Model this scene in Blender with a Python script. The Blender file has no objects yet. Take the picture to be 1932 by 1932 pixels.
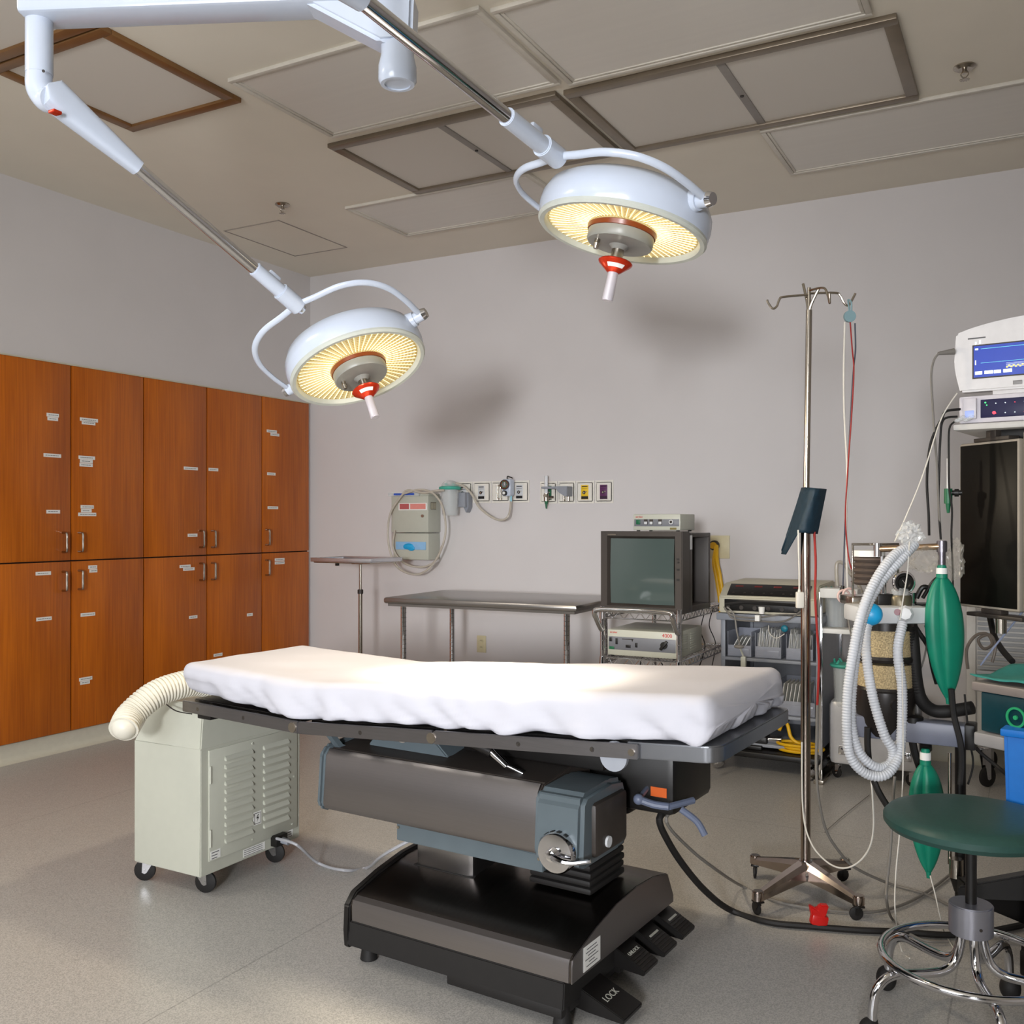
import bpy, bmesh, math, random
from mathutils import Vector, Matrix, noise
random.seed(7)
S = bpy.context.scene
COL = S.collection
PI = math.pi
# ------------------------------------------------------------ camera, world, exposure, large lights
CAMZ = 1.3; FPX = 1835.0; CX = 966.0; HY = 983.0
YAW = math.radians(28.41)
RV = Vector((math.cos(YAW), math.sin(YAW), 0)); FV = Vector((-math.sin(YAW), math.cos(YAW), 0)); UP = Vector((0, 0, 1))
cd = bpy.data.cameras.new('camera'); cam = bpy.data.objects.new('camera', cd); COL.objects.link(cam)
cam.location = (0, 0, CAMZ); cam.rotation_euler = (PI/2, 0, YAW)
cd.sensor_width = 36; cd.sensor_height = 36; cd.lens = 36*FPX/1932; cd.shift_y = 17/1932; cd.clip_start = .05
S.camera = cam
S.view_settings.view_transform = 'Standard'; S.view_settings.look = 'None'
S.view_settings.gamma = 1; S.view_settings.exposure = 0.07; S.view_settings.use_curve_mapping = False
W = bpy.data.worlds.new('world'); S.world = W; W.use_nodes = True
W.node_tree.nodes['Background'].inputs[0].default_value = (.5, .52, .6, 1)
W.node_tree.nodes['Background'].inputs[1].default_value = .1

def area_light(name, loc, target, size, energy, color, sy=None, spread=None):
    l = bpy.data.lights.new(name, 'AREA'); l.energy = energy; l.color = color; l.size = size
    if sy: l.shape = 'RECTANGLE'; l.size_y = sy
    if spread: l.spread = spread
    o = bpy.data.objects.new(name, l); COL.objects.link(o); o.location = loc
    o.rotation_euler = (Vector(target)-Vector(loc)).to_track_quat('-Z', 'Y').to_euler()
    return o
area_light('key_light', (.5, -3.1, 1.55), (-3.0, 5.7, .95), .52, 31, (.96, .97, 1.0), spread=math.radians(54))
area_light('added_ceiling_fill', (-1.6, -1.6, 1.7), (-1.9, .4, 3.15), 1.8, 104, (.94, .96, 1.0))  # added fill bounced off the ceiling; no fixture stands here
area_light('added_rear_fill', (-1.9, -1.2, 3.12), (-1.9, -1.2, 0), 1.2, 6, (.86, .9, 1.0), sy=.6)  # unseen overhead fill, added for ambient light
area_light('added_left_fill', (-3.9, .6, 3.12), (-3.9, .6, 0), 1.2, 26, (1, .95, .86), sy=.6)  # unseen overhead fill, added to brighten cabinets and left side

# ------------------------------------------------------------ projecting photo measurements into the room
def ray(px, py): return RV*((px-CX)/FPX) + FV + UP*((HY-py)/FPX)
def at(px, py, d): return Vector((0, 0, CAMZ)) + ray(px, py)*d
def onX(px, py, x): r = ray(px, py); return Vector((0, 0, CAMZ)) + r*(x/r.x)
def onY(px, py, y): r = ray(px, py); return Vector((0, 0, CAMZ)) + r*(y/r.y)
def onZ(px, py, z): r = ray(px, py); return Vector((0, 0, CAMZ)) + r*((z-CAMZ)/r.z)

# ------------------------------------------------------------ materials
def lin(c):
    return tuple(((x/255)/12.92 if x/255 <= .04045 else ((x/255+.055)/1.055)**2.4) for x in c[:3]) + (1,)
MATS = {}
def mat(name, rgb, rough=.5, metal=0, emit=None, es=0, alpha=1, trans=0, ior=1.45, var=.04, scale=30, bump=0, coat=0, stretch=None, spec=.5, aniso=0):
    if name in MATS: return MATS[name]
    m = bpy.data.materials.new(name); m.use_nodes = True
    nt = m.node_tree; b = nt.nodes['Principled BSDF']
    c = lin(rgb)
    b.inputs['Roughness'].default_value = rough; b.inputs['Metallic'].default_value = metal
    b.inputs['IOR'].default_value = ior; b.inputs['Specular IOR Level'].default_value = spec
    b.inputs['Transmission Weight'].default_value = trans; b.inputs['Alpha'].default_value = alpha
    b.inputs['Coat Weight'].default_value = coat
    if aniso: b.inputs['Anisotropic'].default_value = aniso
    tc = nt.nodes.new('ShaderNodeTexCoord'); mp = nt.nodes.new('ShaderNodeMapping')
    if stretch: mp.inputs['Scale'].default_value = stretch
    n = nt.nodes.new('ShaderNodeTexNoise'); n.inputs['Scale'].default_value = scale; n.inputs['Detail'].default_value = 4
    nt.links.new(tc.outputs['Object'], mp.inputs[0]); nt.links.new(mp.outputs[0], n.inputs['Vector'])
    r = nt.nodes.new('ShaderNodeValToRGB')
    r.color_ramp.elements[0].position = .3; r.color_ramp.elements[1].position = .7
    r.color_ramp.elements[0].color = tuple(min(1, x*(1-var)) for x in c[:3])+(1,)
    r.color_ramp.elements[1].color = tuple(min(1, x*(1+var)) for x in c[:3])+(1,)
    nt.links.new(n.outputs[0], r.inputs[0]); nt.links.new(r.outputs[0], b.inputs['Base Color'])
    if bump:
        bp = nt.nodes.new('ShaderNodeBump'); bp.inputs['Strength'].default_value = bump; bp.inputs['Distance'].default_value = .01
        nt.links.new(n.outputs[0], bp.inputs['Height']); nt.links.new(bp.outputs[0], b.inputs['Normal'])
    if emit:
        b.inputs['Emission Color'].default_value = lin(emit); b.inputs['Emission Strength'].default_value = es
    MATS[name] = m
    return m
wall_m = mat('wall_paint', (208, 204, 203), .6, var=.015, scale=3, bump=.02)
ceil_m = mat('ceiling_paint', (224, 217, 202), .7, var=.015, scale=4)
trimw_m = mat('troffer_frame', (204, 198, 186), .5)
lens_m = mat('troffer_lens', (216, 211, 202), .35, var=.02, scale=2, stretch=(.3, 12, 1))
vent_frame_m = mat('vent_frame', (128, 116, 100), .35, .6, var=.1, scale=8)
vent_reflect_m = mat('vent_frame_wood_reflection', (134, 98, 60), .35, .5, var=.12, scale=8)  # brown of the reflected wood is put into the frame colour
white_m = mat('white_enamel_cool_light', (190, 199, 214), .22, coat=.4, var=.01)  # blue cast of cool light on the lamp arms, put into the white
cream_m = mat('cream_enamel', (184, 185, 172), .35, var=.015)
hose_m = mat('cream_hose_plastic', (214, 210, 196), .4, var=.02)
steel_m = mat('brushed_steel', (156, 154, 154), .3, 1, var=.03, scale=6, stretch=(2, 2, 120))
steelx_m = mat('brushed_steel_long', (142, 138, 138), .36, 1, var=.025, scale=5, stretch=(1, 60, 60))
dsteel_m = mat('dark_steel', (92, 90, 90), .24, 1, var=.03, scale=5, stretch=(1, 30, 30))
rail_m = mat('rail_steel', (134, 132, 134), .34, 1, var=.04, scale=10, stretch=(1, 20, 20))
chrome_m = mat('chrome', (215, 215, 218), .07, 1, var=.02)
satin_m = mat('satin_chrome', (176, 168, 156), .22, 1, var=.04)
tsteel_m = mat('tabletop_steel', (150, 146, 142), .26, .9, var=.05, scale=4)
black_m = mat('black_plastic', (20, 18, 17), .42, var=.1)
rubber_m = mat('black_rubber', (24, 22, 21), .65, var=.1)
dark_m = mat('charcoal_plastic', (52, 46, 42), .5, var=.08)
bg_m = mat('blue_grey_enamel', (84, 94, 99), .35, var=.06, scale=12)
grey_m = mat('grey_paint', (142, 146, 154), .45, var=.03)
lgrey_m = mat('light_grey_plastic', (200, 202, 204), .4, var=.02)
panelgrey_m = mat('panel_grey', (112, 114, 120), .4, var=.02)
teal_m = mat('teal_plastic', (70, 168, 148), .4, var=.06)
bag_m = mat('green_rubber_bag', (18, 124, 98), .42, var=.08, scale=12, bump=.05)
cloth_green_m = mat('green_cloth', (52, 130, 122), .85, var=.06, scale=40, bump=.1)
cuff_m = mat('navy_nylon', (16, 42, 56), .6, var=.15, scale=60, bump=.15)
stool_m = mat('green_vinyl', (40, 72, 66), .42, var=.06, scale=80, bump=.04)
paper_m = mat('white_paper', (232, 232, 228), .6, var=.01)
ink_m = mat('grey_ink', (96, 96, 98), .7)
sheet_m = mat('white_cotton_sheet', (186, 186, 194), .85, var=.012, scale=8, bump=.06)
yellow_m = mat('yellow_hose', (222, 172, 20), .45, var=.04)
red_m = mat('red_plastic', (190, 24, 20), .35, var=.05)
redcol_m = mat('red_anodised', (214, 60, 30), .25, .6, var=.04)
purple_m = mat('purple_plate', (92, 40, 88), .4)
ylab_m = mat('yellow_plate', (228, 188, 30), .4)
green_m = mat('green_plate', (20, 96, 62), .4)
almond_m = mat('almond_plastic', (206, 196, 160), .4)
tray_m = mat('polished_tray', (190, 190, 196), .18, 1, var=.03)
clear_m = mat('clear_plastic', (226, 230, 230), .12, alpha=.32, var=.02)
tube_m = mat('translucent_tubing', (198, 190, 176), .3, alpha=.8, var=.05)
wcord_m = mat('white_cord', (208, 204, 194), .45)
gcord_m = mat('grey_cord', (118, 114, 108), .45)
redcord_m = mat('red_cord', (150, 34, 28), .4)
hosew_m = mat('corrugated_hose', (206, 209, 214), .35, alpha=.82, var=.06, scale=14)
bluep_m = mat('blue_plastic', (30, 160, 216), .35, var=.04)
bluebin_m = mat('blue_bin_plastic', (16, 104, 186), .4, var=.04)
absorb_m = mat('absorbent_granules', (168, 150, 114), .8, var=.5, scale=240, bump=.2)
crt_m = mat('dark_crt_glass', (72, 84, 82), .08, var=.04, coat=.5, scale=3)
screen_m = mat('lit_blue_screen', (20, 50, 150), .3, emit=(24, 60, 165), es=.45)
scrw_m = mat('lit_screen_white', (220, 230, 235), .3, emit=(220, 235, 240), es=.8)
scrc_m = mat('lit_screen_cyan', (90, 190, 200), .3, emit=(110, 200, 205), es=.7)
navy_m = mat('navy_panel', (26, 26, 66), .35)
ledg_m = mat('green_led', (60, 230, 110), .3, emit=(60, 240, 120), es=1.4)
ledr_m = mat('red_led', (220, 40, 60), .3, emit=(230, 40, 70), es=1)
pink_m = mat('pink_electrode', (206, 176, 168), .5)
ring_m = mat('green_ring', (30, 130, 84), .4, emit=(30, 130, 80), es=.25)
tealdark_m = mat('dark_teal_panel', (10, 50, 58), .3, var=.1)
bin_m = mat('smoke_clear_bin', (190, 194, 206), .2, alpha=.42, var=.03)
orange_m = mat('orange_sticker', (200, 90, 30), .5)
esubeige_m = mat('beige_plastic', (196, 190, 168), .45, var=.02)
rib_glow_m = mat('rib_reflected_glow', (255, 230, 170), .4, emit=(255, 234, 176), es=1.7)  # ribs emit in place of the bulb light they would reflect

def wood_material():
    m = bpy.data.materials.new('cherry_wood_veneer'); m.use_nodes = True; nt = m.node_tree; b = nt.nodes['Principled BSDF']
    b.inputs['Roughness'].default_value = .34
    tc = nt.nodes.new('ShaderNodeTexCoord'); mp = nt.nodes.new('ShaderNodeMapping'); mp.inputs['Scale'].default_value = (1, 60, 1.6)
    n = nt.nodes.new('ShaderNodeTexNoise'); n.inputs['Scale'].default_value = 1.6; n.inputs['Detail'].default_value = 6; n.inputs['Distortion'].default_value = .3
    mp2 = nt.nodes.new('ShaderNodeMapping'); mp2.inputs['Scale'].default_value = (1, 7, .7)
    n2 = nt.nodes.new('ShaderNodeTexNoise'); n2.inputs['Scale'].default_value = 1.2; n2.inputs['Detail'].default_value = 3
    mx = nt.nodes.new('ShaderNodeMath'); mx.operation = 'ADD'; mul = nt.nodes.new('ShaderNodeMath'); mul.operation = 'MULTIPLY'; mul.inputs[1].default_value = .5
    r = nt.nodes.new('ShaderNodeValToRGB'); r.color_ramp.elements[0].position = .35; r.color_ramp.elements[1].position = .65
    r.color_ramp.elements[0].color = lin((160, 78, 6)); r.color_ramp.elements[1].color = lin((198, 106, 18))
    L = nt.links.new
    L(tc.outputs['Object'], mp.inputs[0]); L(tc.outputs['Object'], mp2.inputs[0]); L(mp.outputs[0], n.inputs['Vector']); L(mp2.outputs[0], n2.inputs['Vector'])
    L(n.outputs[0], mx.inputs[0]); L(n2.outputs[0], mx.inputs[1]); L(mx.outputs[0], mul.inputs[0]); L(mul.outputs[0], r.inputs[0]); L(r.outputs[0], b.inputs['Base Color'])
    return m
wood_m = wood_material()
def floor_material():
    m = bpy.data.materials.new('speckled_sheet_vinyl'); m.use_nodes = True; nt = m.node_tree; b = nt.nodes['Principled BSDF']
    b.inputs['Roughness'].default_value = .34; b.inputs['Specular IOR Level'].default_value = .45
    L = nt.links.new
    tc = nt.nodes.new('ShaderNodeTexCoord')
    n = nt.nodes.new('ShaderNodeTexNoise'); n.inputs['Scale'].default_value = 260; n.inputs['Detail'].default_value = 2
    n2 = nt.nodes.new('ShaderNodeTexNoise'); n2.inputs['Scale'].default_value = 1.3
    r = nt.nodes.new('ShaderNodeValToRGB'); r.color_ramp.elements[0].position = .35; r.color_ramp.elements[1].position = .62
    r.color_ramp.elements[0].color = lin((150, 148, 144)); r.color_ramp.elements[1].color = lin((184, 181, 176))
    L(tc.outputs['Object'], n.inputs['Vector']); L(tc.outputs['Object'], n2.inputs['Vector']); L(n.outputs[0], r.inputs[0])
    br = nt.nodes.new('ShaderNodeTexBrick'); br.inputs['Scale'].default_value = 1; br.inputs['Mortar Size'].default_value = .003
    br.inputs['Brick Width'].default_value = 6; br.inputs['Row Height'].default_value = 1.83; br.inputs['Mortar Smooth'].default_value = .3
    br.inputs['Color1'].default_value = (1, 1, 1, 1); br.inputs['Color2'].default_value = (1, 1, 1, 1); br.inputs['Mortar'].default_value = (.72, .72, .72, 1)
    mp = nt.nodes.new('ShaderNodeMapping'); mp.inputs['Rotation'].default_value = (0, 0, PI/2); mp.inputs['Location'].default_value = (.4, .5, 0)
    L(tc.outputs['Object'], mp.inputs[0]); L(mp.outputs[0], br.inputs['Vector'])
    mx = nt.nodes.new('ShaderNodeMixRGB'); mx.blend_type = 'MULTIPLY'; mx.inputs[0].default_value = 1
    L(r.outputs[0], mx.inputs[1]); L(br.outputs[0], mx.inputs[2]); L(mx.outputs[0], b.inputs['Base Color'])
    rr = nt.nodes.new('ShaderNodeMapRange'); rr.inputs['To Min'].default_value = .26; rr.inputs['To Max'].default_value = .42
    L(n2.outputs[0], rr.inputs[0]); L(rr.outputs[0], b.inputs['Roughness'])
    return m
floor_m = floor_material()
def perforated_material():
    m = bpy.data.materials.new('perforated_white_metal'); m.use_nodes = True; nt = m.node_tree; b = nt.nodes['Principled BSDF']
    b.inputs['Roughness'].default_value = .5
    tc = nt.nodes.new('ShaderNodeTexCoord'); v = nt.nodes.new('ShaderNodeTexVoronoi'); v.inputs['Scale'].default_value = 110; v.inputs['Randomness'].default_value = 0
    r = nt.nodes.new('ShaderNodeValToRGB'); r.color_ramp.elements[0].position = .25; r.color_ramp.elements[1].position = .32
    r.color_ramp.elements[0].color = lin((120, 114, 106)); r.color_ramp.elements[1].color = lin((206, 200, 190))
    nt.links.new(tc.outputs['Object'], v.inputs['Vector']); nt.links.new(v.outputs['Distance'], r.inputs[0]); nt.links.new(r.outputs[0], b.inputs['Base Color'])
    return m
perf_m = perforated_material()
def lamp_lens_material():
    # glass face of the surgical lamp: glowing warm reflector cells
    m = bpy.data.materials.new('surgical_lamp_lens'); m.use_nodes = True; nt = m.node_tree; b = nt.nodes['Principled BSDF']; L = nt.links.new
    b.inputs['Base Color'].default_value = lin((120, 100, 60)); b.inputs['Roughness'].default_value = .15
    tc = nt.nodes.new('ShaderNodeTexCoord'); sp = nt.nodes.new('ShaderNodeSeparateXYZ'); L(tc.outputs['Object'], sp.inputs[0])
    def mth(op, a, c=None, v=None):
        n = nt.nodes.new('ShaderNodeMath'); n.operation = op; L(a, n.inputs[0])
        if c is not None: L(c, n.inputs[1])
        if v is not None: n.inputs[1].default_value = v
        return n.outputs[0]
    ang = mth('ARCTAN2', sp.outputs[1], sp.outputs[0])
    x2 = mth('MULTIPLY', sp.outputs[0], sp.outputs[0]); y2 = mth('MULTIPLY', sp.outputs[1], sp.outputs[1]); rad = mth('SQRT', mth('ADD', x2, y2))
    sa = mth('SINE', mth('MULTIPLY', ang, v=60)); sr = mth('SINE', mth('MULTIPLY', rad, v=2*PI/.0125))
    ga = mth('GREATER_THAN', sa, v=-.1); gr = mth('GREATER_THAN', sr, v=-.1)
    cell = mth('MULTIPLY', ga, gr)
    r = nt.nodes.new('ShaderNodeMapRange'); r.inputs['From Min'].default_value = .08; r.inputs['From Max'].default_value = .22; r.inputs['To Min'].default_value = .8; r.inputs['To Max'].default_value = .42
    L(rad, r.inputs[0])
    mc = nt.nodes.new('ShaderNodeMixRGB'); mc.inputs[1].default_value = lin((255, 232, 165)); mc.inputs[2].default_value = lin((206, 172, 96)); L(cell, mc.inputs[0])
    L(mc.outputs[0], b.inputs['Emission Color']); L(r.outputs[0], b.inputs['Emission Strength'])
    return m
lamplens_m = lamp_lens_material()

# ------------------------------------------------------------ mesh helpers
def catmull(pts, n=6, closed=False):
    P = [Vector(p) for p in pts]
    if len(P) < 3 or n <= 1: return P
    out = []; N = len(P); rng = range(N if closed else N-1)
    for i in rng:
        if closed: p0, p1, p2, p3 = P[i-1], P[i], P[(i+1) % N], P[(i+2) % N]
        else: p0, p1, p2, p3 = P[max(i-1, 0)], P[i], P[i+1], P[min(i+2, N-1)]
        for k in range(n):
            t = k/n
            out.append(.5*((2*p1)+(p2-p0)*t+(2*p0-5*p1+4*p2-p3)*t*t+(3*p1-p0-3*p2+p3)*t**3))
    if not closed: out.append(P[-1])
    return out
KOT = None
class MB:
    def __init__(s): s.bm = bmesh.new(); s.M = Matrix()
    def _add(s, b, M=None, mi=0):
        for f in b.faces: f.material_index = mi
        if M is not None: b.transform(M)
        b.transform(s.M)
        me = bpy.data.meshes.new('t'); b.to_mesh(me); b.free(); s.bm.from_mesh(me); bpy.data.meshes.remove(me)
        return s
    def box(s, c, d, bev=0, M=None, mi=0, seg=2):
        b = bmesh.new(); bmesh.ops.create_cube(b, size=1)
        b.transform(Matrix.Translation(Vector(c)) @ Matrix.Diagonal((d[0], d[1], d[2], 1)))
        if bev: bmesh.ops.bevel(b, geom=b.edges[:], offset=bev, segments=seg, profile=.5, affect='EDGES')
        return s._add(b, M, mi)
    def b2(s, lo, hi, bev=0, M=None, mi=0):
        return s.box([(a+b)/2 for a, b in zip(lo, hi)], [abs(b-a) for a, b in zip(lo, hi)], bev, M, mi)
    def cyl(s, p0, p1, r, r2=None, seg=20, mi=0, bev=0):
        p0 = Vector(p0); p1 = Vector(p1); d = p1-p0; b = bmesh.new()
        bmesh.ops.create_cone(b, cap_ends=True, segments=seg, radius1=r, radius2=r if r2 is None else r2, depth=d.length)
        if bev: bmesh.ops.bevel(b, geom=[e for e in b.edges if len(e.link_faces) == 2 and any(len(f.verts) > 4 for f in e.link_faces)], offset=bev, segments=2, affect='EDGES')
        M = Matrix.Translation((p0+p1)/2) @ d.to_track_quat('Z', 'Y').to_matrix().to_4x4()
        return s._add(b, M, mi)
    def tube(s, pts, r, seg=10, n=6, closed=False, mi=0, rfn=None, flat=1.0):
        P = catmull(pts, n, closed); b = bmesh.new(); rings = []; N = len(P)
        t0 = (P[1]-P[0]).normalized(); nrm = t0.orthogonal().normalized()
        for i, p in enumerate(P):
            if closed: t = (P[(i+1) % N]-P[i-1]).normalized()
            else: t = (P[min(i+1, N-1)]-P[max(i-1, 0)]).normalized()
            nrm = (nrm - t*nrm.dot(t)).normalized(); bi = t.cross(nrm)
            rr = r if rfn is None else rfn(i/(N-1))
            rings.append([b.verts.new(p + nrm*(math.cos(2*PI*k/seg)*rr) + bi*(math.sin(2*PI*k/seg)*rr*flat)) for k in range(seg)])
        for i in range(N if closed else N-1):
            a, c = rings[i], rings[(i+1) % N]
            for k in range(seg): b.faces.new((a[k], a[(k+1) % seg], c[(k+1) % seg], c[k]))
        if not closed:
            b.faces.new(rings[0][::-1]); b.faces.new(rings[-1])
        return s._add(b, None, mi)
    def hose(s, pts, r, pitch=.006, amp=.12, seg=14, mi=0):
        P = catmull(pts, 12); L = [0]
        for i in range(1, len(P)): L.append(L[-1]+(P[i]-P[i-1]).length)
        T = L[-1]; n = int(T/pitch)*4; Q = []; j = 0
        for i in range(n+1):
            x = T*i/n
            while j < len(L)-2 and L[j+1] < x: j += 1
            f = (x-L[j])/max(1e-9, L[j+1]-L[j]); Q.append(P[j].lerp(P[j+1], f))
        return s.tube(Q, r, seg, 1, mi=mi, rfn=lambda t: r*(1+amp*(1 if int(t*n+.5) % 4 in (0, 1) else -1)))
    def lathe(s, prof, seg=32, M=None, mi=0):
        b = bmesh.new(); rings = []
        for r, z in prof:
            rings.append([b.verts.new((0, 0, z))] if r < 1e-6 else [b.verts.new((r*math.cos(2*PI*k/seg), r*math.sin(2*PI*k/seg), z)) for k in range(seg)])
        for A, B in zip(rings, rings[1:]):
            for k in range(seg):
                k2 = (k+1) % seg
                if len(A) == 1 and len(B) == 1: break
                if len(A) == 1: b.faces.new((A[0], B[k2], B[k]))
                elif len(B) == 1: b.faces.new((A[k], A[k2], B[0]))
                else: b.faces.new((A[k], A[k2], B[k2], B[k]))
        bmesh.ops.recalc_face_normals(b, faces=b.faces[:])
        return s._add(b, M, mi)
    def prism(s, poly, a, c, axis='y', bev=0, M=None, mi=0):
        # polygon in the plane across the axis, swept from a to c; axis x: poly=(y,z); y: poly=(x,z); z: poly=(x,y)
        f = {'x': lambda p, t: (t, p[0], p[1]), 'y': lambda p, t: (p[0], t, p[1]), 'z': lambda p, t: (p[0], p[1], t)}[axis]
        b = bmesh.new(); A = [b.verts.new(f(p, a)) for p in poly]; B = [b.verts.new(f(p, c)) for p in poly]
        n = len(poly)
        b.faces.new(A); b.faces.new(B[::-1])
        for i in range(n): b.faces.new((A[i], B[i], B[(i+1) % n], A[(i+1) % n]))
        bmesh.ops.recalc_face_normals(b, faces=b.faces[:])
        if bev: bmesh.ops.bevel(b, geom=b.edges[:], offset=bev, segments=2, affect='EDGES')
        return s._add(b, M, mi)
    def sphere(s, c, r, sc=(1, 1, 1), mi=0, u=20, v=12):
        b = bmesh.new(); bmesh.ops.create_uvsphere(b, u_segments=u, v_segments=v, radius=r)
        return s._add(b, Matrix.Translation(Vector(c)) @ Matrix.Diagonal((sc[0], sc[1], sc[2], 1)), mi)
    def text(s, txt, size, M, ext=.0004, mi=0):
        cu = bpy.data.curves.new('t', 'FONT'); cu.body = txt; cu.size = size; cu.extrude = ext; cu.align_x = 'CENTER'; cu.align_y = 'CENTER'
        o = bpy.data.objects.new('t', cu); COL.objects.link(o); bpy.context.view_layer.update()
        me = bpy.data.meshes.new_from_object(o); b = bmesh.new(); b.from_mesh(me)
        bpy.data.objects.remove(o); bpy.data.curves.remove(cu); bpy.data.meshes.remove(me)
        return s._add(b, M, mi)
    def build(s, name, mats, parent=None, label=None, cat=None, group=None, world=False, kind=None, smooth=35):
        if not isinstance(mats, (list, tuple)): mats = [mats]
        off = None
        if KOT is not None and parent is not None and not world:
            r = parent
            while r.parent: r = r.parent
            if r.name == 'operating_table': s.bm.transform(KOT)
        if parent is not None and world:
            r = parent
            while r.parent: r = r.parent
            s.bm.transform(r.matrix_basis.inverted())
        if parent is None:
            vs = [v.co for v in s.bm.verts]
            lo = Vector([min(v[i] for v in vs) for i in range(3)]); hi = Vector([max(v[i] for v in vs) for i in range(3)])
            off = Vector(((lo.x+hi.x)/2, (lo.y+hi.y)/2, lo.z)); s.bm.transform(Matrix.Translation(-off))
        me = bpy.data.meshes.new(name); s.bm.to_mesh(me); s.bm.free()
        for m in mats: me.materials.append(m)
        if smooth:
            me.polygons.foreach_set('use_smooth', [True]*len(me.polygons)); me.set_sharp_from_angle(angle=math.radians(smooth))
        o = bpy.data.objects.new(name, me); COL.objects.link(o)
        if parent is not None: o.parent = parent
        if off is not None: o.location = off
        if label: o['label'] = label
        if cat: o['category'] = cat
        if group: o['group'] = group
        if kind: o['kind'] = kind
        return o
def thing(name, label, cat, loc=(0, 0, 0), rz=0, group=None):
    o = bpy.data.objects.new(name, None); COL.objects.link(o); o.empty_display_size = .1
    o.location = loc; o.rotation_euler = (0, 0, rz)
    o.matrix_basis = Matrix.Translation(Vector(loc)) @ Matrix.Rotation(rz, 4, 'Z')
    o['label'] = label; o['category'] = cat
    if group: o['group'] = group
    return o
def frame_rect(mb, x0, x1, y0, y1, z0, z1, w, mi=0, bev=0):
    mb.b2((x0, y0, z0), (x1, y0+w, z1), bev, mi=mi); mb.b2((x0, y1-w, z0), (x1, y1, z1), bev, mi=mi)
    mb.b2((x0, y0+w, z0), (x0+w, y1-w, z1), bev, mi=mi); mb.b2((x1-w, y0+w, z0), (x1, y1-w, z1), bev, mi=mi)
def caster(parent, x, y, r=.03, top=.08, wheel=None, fork=None, ang=0, wname='caster'):
    # swivel caster under a thing (local coordinates): fork with its wheel as sub-part
    m = MB(); dx, dy = math.cos(ang), math.sin(ang); px, py = -dy, dx; w = r*.42
    m.M = Matrix.Translation((x, y, 0)) @ Matrix.Rotation(ang, 4, 'Z')
    m.box((0, 0, top-.004), (r*1.5, r*1.3, .006), .001)
    m.cyl((0, 0, top-.02), (0, 0, top), r*.3)
    for sgn in (-1, 1):
        m.prism([(-r*.5, top-.012), (r*.5, top-.012), (r*.55, r*.8), (r*.3, r*.7), (r*.1, r*.8)], sgn*w*.62-.0012, sgn*w*.62+.0012, 'y')
    m.cyl((r*.35, -w*.75, r), (r*.35, w*.75, r), r*.14)
    f = m.build(wname, fork or chrome_m, parent)
    m = MB(); m.M = Matrix.Translation((x, y, 0)) @ Matrix.Rotation(ang, 4, 'Z') @ Matrix.Translation((r*.35, 0, r)) @ Matrix.Rotation(PI/2, 4, 'X')
    m.lathe([(0, -w/2), (r*.8, -w/2), (r, -w*.3), (r, w*.3), (r*.8, w/2), (0, w/2)], 24)
    m.build('wheel', wheel or rubber_m, f)
    return f
# ------------------------------------------------------------ room shell
XL, YB, ZC = -4.872, 5.78, 3.157
XR, YF = 2.3, -4.2
def struct(name, mb, m): return mb.build(name, m, kind='structure')
m = MB(); m.b2((XL-.6, YF-.1, -.06), (XR+.1, YB+.1, 0)); struct('floor', m, floor_m)
m = MB(); m.b2((XL-.6, YF-.1, ZC), (XR+.1, YB+.1, ZC+.08)); struct('ceiling', m, ceil_m)
m = MB(); m.b2((XL-.6, YB, 0), (XR+.1, YB+.1, ZC)); struct('wall_back', m, wall_m)
m = MB(); m.b2((XR, YF, 0), (XR+.1, YB, ZC)); struct('wall_right', m, wall_m)
m = MB(); m.b2((XL-.6, YF-.1, 0), (XR+.1, YF, ZC)); struct('wall_front', m, mat('dark_reflection_grey', (62, 62, 64), .6))  # unseen wall, coloured dark to deepen reflections in chrome and steel
for lo, hi in (((XL-.6, YF, 0), (XL, 3.16, ZC)), ((XL-.6, 3.16, 2.196), (XL, YB, ZC)), ((XL-.6, 5.742, 0), (XL, YB, 2.196)), ((XL-.6, 3.16, 0), (XL-.01, 5.742, .104))):
    m = MB(); m.b2(lo, hi); struct('wall_left', m, wall_m)
cove_m = mat('cove_base_vinyl', (206, 202, 186), .5, var=.03)
cp = [(0, 0), (.05, 0), (.032, .004), (.016, .014), (.006, .03), (.004, .1), (0, .1)]
m = MB(); m.prism([(XL+a, z) for a, z in cp], 3.0, YB, 'y'); struct('baseboard_left', m, cove_m)
m = MB(); m.prism([(YB-a, z) for a, z in cp], XL+.05, XR, 'x'); struct('baseboard_back', m, cove_m)

# ------------------------------------------------------------ ceiling fittings
def troffer(x0, x1, y0, y1, label, group=None):
    t = thing('ceiling_light', label, 'ceiling light', ((x0+x1)/2, (y0+y1)/2, ZC-.02), 0, group)
    a, b = (x1-x0)/2, (y1-y0)/2
    m = MB(); frame_rect(m, -a, a, -b, b, .004, .02, .022, bev=.0015); frame_rect(m, -a+.024, a-.024, -b+.024, b-.024, .008, .02, .012, bev=.001)
    m.build('frame', trimw_m, t)
    m = MB(); m.b2((-a+.02, -b+.02, .013), (a-.02, b-.02, .02)); m.build('diffuser', lens_m, t)
troffer(-2.99, -1.77, 3.02, 3.71, 'unlit square ceiling light panel behind the white lamp hub, left of the largest one')
troffer(-1.745, -.53, 3.06, 3.745, 'unlit ceiling light panel at the top of the photo above the framed vents')
troffer(-3.60, -2.38, 4.58, 5.22, 'unlit ceiling light panel half hidden behind the right surgical lamp')
troffer(-1.16, .06, 4.61, 5.27, 'unlit ceiling light panel nearest the upper right edge over the back wall')
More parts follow.
